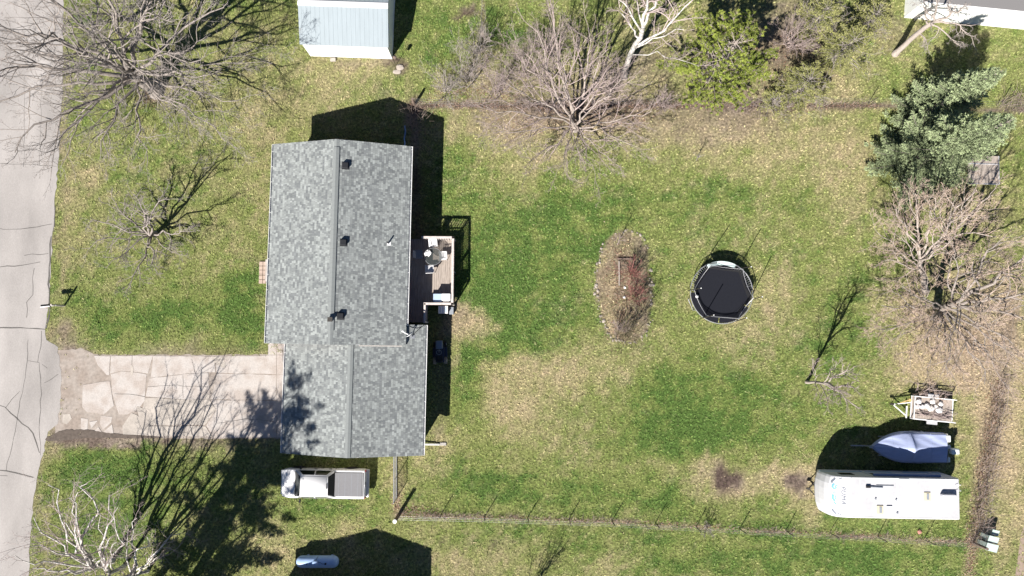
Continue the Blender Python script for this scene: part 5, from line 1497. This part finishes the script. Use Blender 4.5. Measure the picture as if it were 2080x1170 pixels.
def shrub(name, label, base, seed, h, spread, stems, prm, mat, group=None, lean=(0, 0), cat='shrub', rad=.02, crown_mat=None):
    b = P(*base); r = random.Random(seed); t = thing(name, label, cat, b, 0, group); W, T = Wood(), Wood()
    for k in range(stems):
        a = 2 * math.pi * (k + r.random()) / stems; s = spread * math.sqrt(r.uniform(.05, 1))
        d = Vector((math.cos(a) * s + lean[0], math.sin(a) * s + lean[1], h * r.uniform(.7, 1.1)))
        q = Vector((r.gauss(0, .12 * spread), r.gauss(0, .12 * spread), -.03))
        grow(W, T, r, q, d.normalized(), d.length, rad * r.uniform(.7, 1.3), 0, prm)
    obj('stems', W.mesh('stems', MT[mat]), None, t)
    if T.f: obj('crown', T.mesh('crown', MT[crown_mat or mat]), None, t)
    return t

# --- large bare tree, upper left
BIG = dict(levels=4, thick=2, kids=[9, 6, 4, 3], ratio=.50, angle=(.5, 1.15), wob=.20, tropism=.05, twig=.0075, limbwob=.022, rratio=.55)
bare_tree('bare_tree', 'largest bare tree, spreading over the road at upper left', (318, 186), 21, BIG,
    [(-30, 150, 6.5, .75, .16, .5), (-40, 205, 5.5, .70, .13, .4), (30, 310, 5.5, .72, .13, .4), (95, 310, 5, .68, .11, .3), (-20, 40, 9.5, .95, .15, .4),
     (90, -20, 11, .98, .16, .2), (60, 60, 12, 1.0, .15, .2), (200, -40, 12.5, 1.0, .18, 0), (320, -40, 11, 1.0, .17, .3), (455, 15, 8, .9, .13, .6), (420, 152, 6, .8, .12, .5),
     (482, 205, 4.5, .7, .09, .5), (385, 245, 4.2, .65, .09, .4), (300, 330, 4, .62, .09, .4), (205, 320, 4.4, .64, .10, .4), (480, 300, 3.6, .6, .07, .5),
     (150, 110, 10, .9, .12, .2), (230, 60, 12, 1.0, .13, .1), (540, 125, 5.0, .78, .06, .8), (20, 100, 8, .85, .12, .3), (130, 215, 6.5, .8, .10, .3)],
    (262, 146, 3.3), .46)
# --- ornamental tree on the front lawn
ORN = dict(levels=4, thick=2, kids=[8, 5, 5, 3], ratio=.46, angle=(.5, 1.2), wob=.26, tropism=.04, twig=.006, limbwob=.03)
bare_tree('bare_tree', 'small bare tree with a wide crown on the front lawn', (316, 474), 31, ORN,
    [(185, 452, 3.0, .8, .075, .3), (165, 505, 2.6, .7, .06, .3), (225, 400, 3.6, .9, .07, .3), (268, 392, 4.2, 1, .08, .2), (395, 470, 2.6, .7, .06, .4), (262, 585, 2.4, .7, .065, .4),
     (215, 545, 2.6, .75, .06, .3), (320, 560, 2.6, .7, .06, .4), (340, 400, 4.4, 1, .08, .2), (300, 430, 5.0, 1, .08, .1), (370, 530, 2.4, .65, .05, .3)],
    (304, 478, 1.2), .17, 'bark', 'twig')
# --- grey tree at the top, left of the shed
bare_tree('bare_tree', 'pale grey bare tree cut by the top edge near the road', (262, 40), 33, dict(levels=4, thick=2, kids=[7, 5, 4, 3], ratio=.5, wob=.24, tropism=.05, twig=.006, limbwob=.03),
    [(190, 60, 4, .9, .07, .3), (150, 20, 5, 1, .08, .2), (225, -20, 5, 1, .08, .2), (170, 95, 3.6, .8, .06, .3), (265, 85, 3, .8, .05, .3)], (245, 30, 1.6), .15)
# --- white birches at the bottom left
BIR = dict(levels=3, thick=1, kids=[6, 6, 4], ratio=.42, angle=(.4, 1.1), wob=.2, tropism=.02, twig=.0055, limbwob=.024, rratio=.45)
bare_tree('birch_tree', 'left white birch with crooked limbs in the lower left corner', (228, 1140), 41, BIR,
    [(60, 1160, 5, .9, .09, .5), (30, 1128, 6, .95, .08, .5), (68, 1050, 6, 1, .09, .4), (98, 985, 6.5, 1, .09, .3), (158, 1000, 7, 1, .09, .3), (178, 982, 7.5, 1, .10, .3),
     (130, 1060, 8, 1, .09, .2), (225, 1090, 5, .9, .07, .3), (110, 1175, 7, .9, .09, .2), (60, 1110, 8, 1, .08, .2), (140, 1010, 9, 1, .08, .2)],
    (190, 1152, 2.4), .16, 'birch', 'birchtwig', 'birches in the lower left corner')
bare_tree('birch_tree', 'middle white birch with one long upright limb in the lower left', (252, 1150), 42, BIR,
    [(222, 1005, 6.5, .9, .10, .4), (240, 1030, 6.5, .95, .07, .3), (205, 1045, 6, .9, .06, .3), (190, 1130, 5, .8, .06, .2), (160, 1185, 9, 1, .09, .1), (230, 1100, 5, .8, .06, .2)],
    (222, 1165, 2.2), .13, 'birch', 'birchtwig', 'birches in the lower left corner')
bare_tree('birch_tree', 'right white birch with forked limbs at the bottom edge', (300, 1160), 43, BIR,
    [(278, 1052, 5, .9, .08, .3), (258, 1075, 5, .9, .06, .3), (345, 1090, 4.5, .8, .07, .3), (365, 1085, 5, .9, .06, .3), (330, 1125, 4, .7, .05, .3), (240, 1190, 9, 1, .09, .1), (300, 1090, 8, 1, .08, .2)],
    (270, 1168, 2.0), .12, 'birch', 'birchtwig', 'birches in the lower left corner')
# --- tall bare tree below the frame, whose limbs throw shadows over the drive
bare_tree('bare_tree', 'tall bare tree below the frame shading the driveway', (300, 1205), 45, dict(levels=3, thick=1, kids=[6, 4, 3], ratio=.42, wob=.2, tropism=.08, twig=.008, limbwob=.02),
    [(145, 1300, 14, .9, .17, .1), (185, 1240, 13, .9, .15, .2), (215, 1330, 14, 1, .15, .1), (95, 1290, 12, .8, .14, .3), (275, 1250, 12, .8, .12, .3)], (250, 1240, 5.0), .26)
# --- multi-stemmed bare tree, top centre
MUL = dict(levels=4, thick=1, kids=[10, 6, 4, 3], ratio=.46, angle=(.35, .95), wob=.18, tropism=.06, twig=.0065, limbwob=.02)
bare_tree('bare_tree', 'many-stemmed pinkish bare tree at the fence, top centre', (1168, 262), 51, MUL,
    [(1050, 110, 7.5, .3, .09, .2), (1020, 165, 6, .3, .08, .2), (985, 215, 5, .3, .07, .3), (1000, 270, 4, .2, .06, .3), (1090, 60, 8.5, .4, .10, .2), (1125, 35, 9, .5, .10, .2), (1145, 130, 9.5, .6, .10, .1),
     (1195, 60, 8.5, .5, .09, .2), (1235, 100, 7.5, .4, .08, .2), (1275, 160, 6, .4, .07, .3), (1325, 225, 4.5, .3, .07, .4), (1300, 300, 3.6, .2, .05, .3), (1260, 340, 3.2, .2, .05, .3), (1210, 370, 3, .2, .05, .3), (1130, 350, 3.0, .2, .05, .3), (1075, 330, 3.2, .2, .06, .3), (1180, 310, 5, .4, .06, .1)],
    (1166, 246, 1.3), .24, 'bark2', 'twig2')
# --- white barked tree, top
WHI = dict(levels=3, thick=1, kids=[8, 6, 4], ratio=.42, angle=(.5, 1.1), wob=.22, tropism=.05, twig=.0065, limbwob=.022)
bare_tree('white_barked_tree', 'white barked tree leaning over the top edge', (1268, 156), 61, WHI,
    [(1430, -15, 8.5, .55, .085, .4), (1330, -50, 11, 1, .11, .1), (1280, -30, 10, .95, .06, .2), (1420, 135, 6, .5, .04, .5), (1250, 20, 8, .8, .07, .3), (1360, -60, 11, 1, .10, .2), (1390, 60, 7, .6, .06, .3), (1245, -20, 9, .9, .07, .2)],
    (1306, 55, 7.4), .19, 'birch', 'birchtwig')
# --- bare thicket left of it
THK = dict(levels=3, thick=1, kids=[5, 4, 4], ratio=.52, angle=(.3, .9), wob=.2, tropism=.05, twig=.0055)
for k, (x, y, h, sp, lab, tw) in enumerate(((905, 188, 2.0, 1.1, 'leftmost bare shrub of the thicket, by the fence corner', 'twig'), (950, 165, 3.0, 1.4, 'grey bare shrub, second from left in the thicket', 'twig'), (1010, 190, 3.2, 1.6, 'pinkish bare shrub in the middle of the thicket', 'twig2'),
                                         (1065, 150, 3.6, 1.7, 'tall pinkish bare shrub beside the many-stemmed tree', 'twig2'), (965, 110, 2.6, 1.0, 'grey bare shrub standing highest in the thicket by the wire stub', 'twig'), (1240, 185, 2.6, 1.3, 'bare shrub at the foot of the white barked tree', 'twig2'), (1345, 215, 1.4, .9, 'low bare shrub below the green pine', 'twig2'),
                                         (1600, 95, 2.4, 1.3, 'brown bare shrub between the pine and the junipers', 'twig2'), (1120, 105, 3.2, 1.5, 'pinkish bare shrub behind the many-stemmed tree', 'twig2'))):
    shrub('bare_shrub', lab, (x, y), 70 + k, h, sp, 17, THK, tw, 'bare shrubs of the thicket', rad=.022)
# --- bare leaning tree at upper right
bare_tree('bare_tree', 'small bare leaning tree in front of the white outbuilding', (1818, 110), 81, dict(levels=4, thick=2, kids=[7, 5, 4, 3], ratio=.5, wob=.26, tropism=-.02, twig=.0065, limbwob=.03),
    [(1960, 10, 6, 1, .09, .2), (1985, 70, 4.2, 1, .08, .2), (1900, -10, 6, 1, .08, .2), (1870, 5, 5.5, .9, .06, .2), (1960, 95, 3.2, .9, .06, .3), (1885, 100, 2.6, .7, .05, .3)], (1895, 45, 3.6), .2, 'bark2', 'twig')
# --- budding trees on the right
BUD = dict(levels=4, thick=2, kids=[9, 6, 5, 3], ratio=.47, angle=(.4, 1.1), wob=.22, tropism=.03, twig=.008, limbwob=.022)
bare_tree('budding_tree', 'budding tree just below the blue spruce', (1880, 592), 91, BUD,
    [(1985, 385, 9, 1, .12, .2), (2010, 400, 8.5, .95, .10, .2), (1900, 400, 8, .95, .09, .2), (1820, 430, 6.5, .85, .08, .3), (1790, 530, 4.5, .6, .07, .4), (1850, 380, 7, .9, .08, .2), (1780, 470, 5, .7, .07, .4), (1940, 480, 8, .9, .08, .2), (1960, 440, 9, 1, .08, .1), (1800, 590, 3.6, .5, .05, .4), (1830, 480, 6, .8, .06, .3)],
    (1872, 525, 4.0), .20, 'bark2', 'budtwig', 'budding trees on the right')
bare_tree('budding_tree', 'largest budding tree at the right edge with thick spreading limbs', (1905, 645), 92, BUD,
    [(2110, 505, 9, 1, .15, .3), (2100, 590, 8, .9, .13, .3), (2110, 650, 7.5, .9, .12, .3), (2060, 700, 6, .8, .09, .3), (1935, 520, 8.5, .95, .10, .2), (1925, 760, 4.5, .6, .08, .5), (2000, 780, 5, .7, .08, .5), (1790, 620, 4.5, .7, .09, .4), (1775, 665, 4, .6, .07, .4), (1850, 730, 4, .6, .06, .4), (2080, 740, 5.5, .7, .08, .4), (2040, 480, 9, 1, .10, .2), (1830, 580, 6, .8, .07, .3), (1990, 620, 10, 1, .10, .1), (1870, 790, 3.5, .5, .05, .5), (1960, 760, 4, .6, .06, .5), (2050, 790, 4.5, .6, .07, .5), (1800, 700, 3.5, .5, .05, .4), (1880, 680, 5, .7, .06, .3)],
    (1928, 618, 3.4), .30, 'bark', 'budtwig', 'budding trees on the right')
bare_tree('budding_tree', 'slim young tree leaning right above the utility trailer', (1638, 776), 93, dict(levels=4, thick=2, kids=[8, 5, 4, 3], ratio=.42, wob=.18, tropism=.08, twig=.006, limbwob=.02),
    [(1738, 792, 7, 1, .09, .1), (1735, 745, 6.4, .95, .07, .2), (1745, 830, 5.5, .8, .065, .3), (1700, 735, 5, .8, .045, .2), (1690, 840, 4.2, .65, .04, .3), (1655, 800, 3, .45, .03, .3), (1720, 810, 6.5, .9, .045, .2), (1650, 735, 3.5, .5, .03, .3)],
    (1680, 778, 3.4), .10, 'bark2', 'twig2', 'budding trees on the right')
# --- saplings and garden shrubs
SAP = dict(levels=2, thick=1, kids=[6, 4], ratio=.4, wob=.12, tropism=.1, twig=.006, limbwob=.02)
bare_tree('sapling', 'thin bare sapling standing alone near the upper fence', (1415, 325), 95, SAP, [(1418, 318, 2.0, 1, .02, 0), (1428, 316, 1.6, .7, .014, .1), (1410, 312, 1.6, .7, .014, .1)], (1418, 319, 1.0), .03, 'bark', 'twig', 'young saplings', 'sapling')
bare_tree('sapling', 'thin bare sapling in the upper end of the garden bed', (1255, 497), 96, SAP, [(1262, 480, 2.9, 1, .022, 0), (1250, 482, 2.4, .8, .016, .1), (1270, 488, 2.2, .7, .016, .1)], (1257, 490, 1.2), .03, 'twig2', 'twig2', 'young saplings', 'sapling')
GAR = dict(levels=3, thick=1, kids=[5, 4, 2], ratio=.45, angle=(.25, .7), wob=.14, tropism=.08, twig=.007)
shrub('red_twig_shrub', 'red twigged shrub in the middle of the garden bed', (1282, 555), 97, 1.5, 1.1, 26, GAR, 'redtwig', 'garden bed shrubs', rad=.016)
shrub('red_twig_shrub', 'lower red twigged shrub beside the white rocks', (1286, 600), 98, 1.3, .95, 22, GAR, 'redtwig', 'garden bed shrubs', rad=.012)
shrub('bare_shrub', 'olive bare shrub at the lower right of the garden bed', (1272, 680), 99, 2.9, 1.6, 22, GAR, 'olive', 'garden bed shrubs', rad=.016)
shrub('bare_shrub', 'purplish bare shrub at the lower end of the garden bed', (1256, 668), 100, 1.1, .9, 18, GAR, 'twig2', 'garden bed shrubs', rad=.012)
shrub('bare_shrub', 'bare shrub cut by the bottom edge of the lawn', (1082, 1186), 101, 3.2, 1.2, 14, GAR, 'twig', 'garden bed shrubs', rad=.02)
shrub('bare_shrub', 'small dark shrub growing on the lower fence', (1433, 1072), 102, 1.3, .35, 8, GAR, 'twig', 'garden bed shrubs', rad=.014)
# --- dry brush along the right-hand fence
b0 = P(2000, 950); r = random.Random(7); W = Wood()
for pts, n in (([(1978, 1095), (2000, 960), (2034, 770)], 560), ([(1900, 385), (1985, 470), (2075, 560)], 420), ([(845, 225), (846, 300)], 90), ([(840, 214), (1300, 214), (1780, 214)], 700), ([(1240, 1059), (1540, 1077), (1790, 1090), (1975, 1103)], 420), ([(815, 1044), (980, 1050), (1240, 1058)], 420), ([(2030, 212), (2085, 218)], 120), ([(1500, 225), (1600, 222)], 90)):
    q = [P(*v) for v in pts]
    for _ in range(n):
        t = r.random() * (len(q) - 1); i = min(int(t), len(q) - 2); c = q[i].lerp(q[i + 1], t - i) - b0 + Vector((r.gauss(0, .35), r.gauss(0, .35), 0)) * (.35 if n in (420, 700) else 1)
        an = r.uniform(0, 6.3); l = r.uniform(.4, 1.3) * (.4 if n in (420, 700) else 1); u = Vector((math.cos(an), math.sin(an), 0))
        W.tube([c, c + u * l * .4 + UP * l * .6, c + u * l * .9 + UP * l * .8], [.010, .008, .004], 3)
o = obj('dry_brush', W.mesh('dry_brush', MT['brush']), None, loc=b0); props(o, 'dry leafless brush and vines tangled along the fences', 'brush', kind='stuff')

# ------------------------------------------------------------------ evergreens
def needle_mesh(name, shoots, cols, per, nl, nw, spread, rs_):
    """shoots: (p, d, len) -> many small needle faces"""
    S = len(shoots); p = np.array([s_[0] for s_ in shoots]); d = np.array([s_[1] for s_ in shoots]); l = np.array([s_[2] for s_ in shoots])
    t = rs_.uniform(0, 1, (S, per)); o = rs_.normal(0, 1, (S, per, 3))
    o -= (o * d[:, None]).sum(-1, keepdims=True) * d[:, None]; o /= np.linalg.norm(o, axis=-1, keepdims=True) + 1e-9
    nd = d[:, None] * rs_.uniform(.2, .9, (S, per, 1)) + o * spread; nd /= np.linalg.norm(nd, axis=-1, keepdims=True)
    base = p[:, None] + d[:, None] * (t * l[:, None])[..., None]
    side = np.cross(nd, rs_.normal(0, 1, (S, per, 3))); side /= np.linalg.norm(side, axis=-1, keepdims=True) + 1e-9
    L = rs_.uniform(.7, 1.2, (S, per, 1)) * nl
    v0 = base - side * nw; v1 = base + side * nw; v2 = base + nd * L
    V = np.stack([v0, v1, v2], 2).reshape(-1, 3); F = np.arange(S * per * 3).reshape(-1, 3)
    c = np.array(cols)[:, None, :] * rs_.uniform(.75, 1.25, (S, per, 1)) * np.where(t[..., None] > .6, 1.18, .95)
    return np_mesh(name, V, F, MT['needle'], np.repeat(c.reshape(-1, 3), 3, axis=0))

def conifer(name, label, base, h, R, seed, col, col2, group, whorl=.34, nb=8, shoot=.26, per=26, nl=.085, nw=.016, droop=.12, gap=.0, skirt=.25, taper=.85, lean=(0, 0), bare=0.0, cat='tree', bark='bark'):
    b = P(*base); r = random.Random(seed); rs_ = np.random.RandomState(seed); t = thing(name, label, cat, b, 0, group)
    W = Wood(); top = Vector((lean[0], lean[1], h))
    W.tube([Vector((0, 0, -.1)), top * .5, top], [.016 * h + .05, .010 * h + .03, .015], 8)
    shoots, cols = [], []; z = skirt
    while z < h - .15:
        f = 1 - z / h; Lb = R * f ** taper
        ph = r.uniform(0, 6.3)
        for k in range(nb):
            if r.random() < gap: continue
            a = ph + 2 * math.pi * k / nb + r.uniform(-.2, .2); L = Lb * r.uniform(.72, 1.12)
            if L < .12: L = .12
            o = top * (z / h); u = Vector((math.cos(a), math.sin(a), 0)); pts = []
            for i in range(6):
                s = i / 5; pts.append(o + u * (L * s) + UP * (-droop * L * math.sin(s * 2.4) + .10 * L * s * s + .2 * (1 - f) * L * s))
            W.tube(pts, [max(.006, .02 * L / 2 * (1 - .8 * i / 5)) + .004 for i in range(6)], 4)
            n = max(3, int(L / .085)); side = Vector((-u.y, u.x, 0)); isbare = r.random() < bare
            tone = r.uniform(.8, 1.15)
            for j in range(n):
                s = .16 + .84 * (j + r.random()) / n; i = min(int(s * 5), 4); q = pts[i].lerp(pts[i + 1], s * 5 - i)
                if isbare and s < .75: continue
                for sg in (-1, 1):
                    ln = (shoot + .30 * L * (1 - s)) * r.uniform(.6, 1.15) * (.55 if s > .9 else 1)
                    d = (side * sg * r.uniform(.5, 1) + u * r.uniform(.35, .9) + UP * r.uniform(-.15, .3)).normalized()
                    m = max(1, int(ln / .16))
                    for e in range(m):
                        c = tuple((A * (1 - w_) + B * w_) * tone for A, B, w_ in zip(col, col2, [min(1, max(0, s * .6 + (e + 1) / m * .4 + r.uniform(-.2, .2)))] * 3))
                        qq = q + d * (ln * e / m); dd = (d + Vector((r.gauss(0, .25), r.gauss(0, .25), r.gauss(0, .18)))).normalized()
                        shoots.append((tuple(qq), tuple(dd), ln / m)); cols.append(c)
            shoots.append((tuple(pts[-1]), tuple((pts[-1] - pts[-2]).normalized()), shoot * .6)); cols.append(tuple(c_ * tone for c_ in col2))
        z += whorl * r.uniform(.8, 1.2) * (.7 + .5 * f)
    obj('trunk', W.mesh('trunk', MT[bark]), None, t)
    obj('crown', needle_mesh('crown', shoots, cols, per, nl, nw, .75, rs_), None, t)
    return t, len(shoots)
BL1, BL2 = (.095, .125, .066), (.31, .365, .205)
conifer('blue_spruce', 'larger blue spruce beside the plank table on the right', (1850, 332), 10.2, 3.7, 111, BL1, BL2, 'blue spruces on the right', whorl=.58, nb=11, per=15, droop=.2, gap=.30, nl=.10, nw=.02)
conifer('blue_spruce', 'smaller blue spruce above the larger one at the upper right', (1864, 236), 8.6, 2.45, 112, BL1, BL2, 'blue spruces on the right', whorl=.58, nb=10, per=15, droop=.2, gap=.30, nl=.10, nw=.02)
conifer('dark_evergreen', 'tall dark evergreen below the frame shading the truck', (338, 1264), 19.5, 5.0, 113, (.03, .05, .025), (.06, .09, .04), 'evergreens', whorl=.75, nb=7, per=7, nl=.18, nw=.034, gap=.55, taper=.30, skirt=3.0, bare=.55)
conifer('dark_evergreen', 'second dark evergreen below the frame left of the neighbour house', (335, 1275), 12.5, 3.0, 114, (.03, .05, .025), (.06, .09, .04), 'evergreens', whorl=.7, nb=7, per=7, nl=.17, nw=.03, gap=.5, taper=.5, bare=.5)
# the bushy pine: long needle tufts at the twig ends
def pine(name, label, base, h, R, seed, col, col2, group):
    b = P(*base); r = random.Random(seed); rs_ = np.random.RandomState(seed); t = thing(name, label, 'tree', b, 0, group); W = Wood(); T = Wood()
    W.tube([Vector((0, 0, -.1)), Vector((.1, 0, h * .5)), Vector((0, .1, h))], [.17, .11, .02], 8); shoots, cols = [], []
    z = .7
    while z < h:
        f = 1 - z / h; Lb = R * min(1, .25 + 1.1 * f ** .8); ph = r.uniform(0, 6.3)
        for k in range(6):
            a = ph + k * math.pi / 3 + r.uniform(-.3, .3); L = Lb * r.uniform(.6, 1.1); u = Vector((math.cos(a), math.sin(a), .12)); pts = [Vector((0, 0, z)) + u * (L * s) + UP * (.22 * L * s * s) + Vector((r.gauss(0, .05), r.gauss(0, .05), 0)) * s for s in (0, .25, .5, .75, 1)]
            W.tube(pts, [.035, .028, .02, .014, .008], 4); tone = r.uniform(.8, 1.2)
            for j in range(int(6 + L * 9)):
                s = r.uniform(.3, 1) ** .7; i = min(int(s * 4), 3); q = pts[i].lerp(pts[i + 1], s * 4 - i); l = r.uniform(.15, .5); d = (u + Vector((r.gauss(0, .7), r.gauss(0, .7), r.uniform(0, .6)))).normalized(); e = q + d * l
                T.tube([q, e], [.008, .005], 3); w_ = r.random(); c = tuple((A * (1 - w_) + B * w_) * tone for A, B in zip(col, col2))
                shoots.append((tuple(e - d * .12), tuple(d), .14)); cols.append(c)
        z += .36
    obj('trunk', W.mesh('trunk', MT['bark2']), None, t); obj('crown', needle_mesh('crown', shoots, cols, 36, .15, .0125, 1.0, rs_), None, t); obj('twigs', T.mesh('twigs', MT['twig2']), None, t)
pine('pine_tree', 'bushy bright green pine at the upper fence', (1436, 165), 6.8, 3.4, 121, (.125, .165, .03), (.26, .30, .06), 'evergreens')
JN1, JN2 = (.115, .13, .05), (.26, .26, .10)
for k, (x, y, h, R, lab) in enumerate(((1612, 190, 3.2, 2.1, 'scraggly olive juniper standing lowest, next to the fence'), (1690, 120, 3.6, 2.3, 'scraggly grey-green juniper in the middle of the three'), (1560, 215, 1.6, 1.2, 'low juniper sprawling at the foot of the pine'), (1745, 60, 3.0, 1.7, 'yellowish juniper closest to the white outbuilding'), (1640, 60, 3.4, 1.6, 'grey juniper half bare near the top edge'))):
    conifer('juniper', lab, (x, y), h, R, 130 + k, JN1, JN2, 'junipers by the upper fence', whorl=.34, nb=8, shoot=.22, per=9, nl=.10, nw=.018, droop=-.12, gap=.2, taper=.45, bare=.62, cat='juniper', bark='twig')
    shrub('dead_wood', lab.split(' ')[0] + ' tangle of bare grey twigs inside the ' + ['lowest juniper', 'middle juniper', 'low juniper by the pine', 'yellowish juniper', 'half bare juniper'][k], (x + 8, y + 4), 140 + k, h * .8, R * .75, 9, THK, 'twig', 'dead twigs inside the junipers', rad=.02)
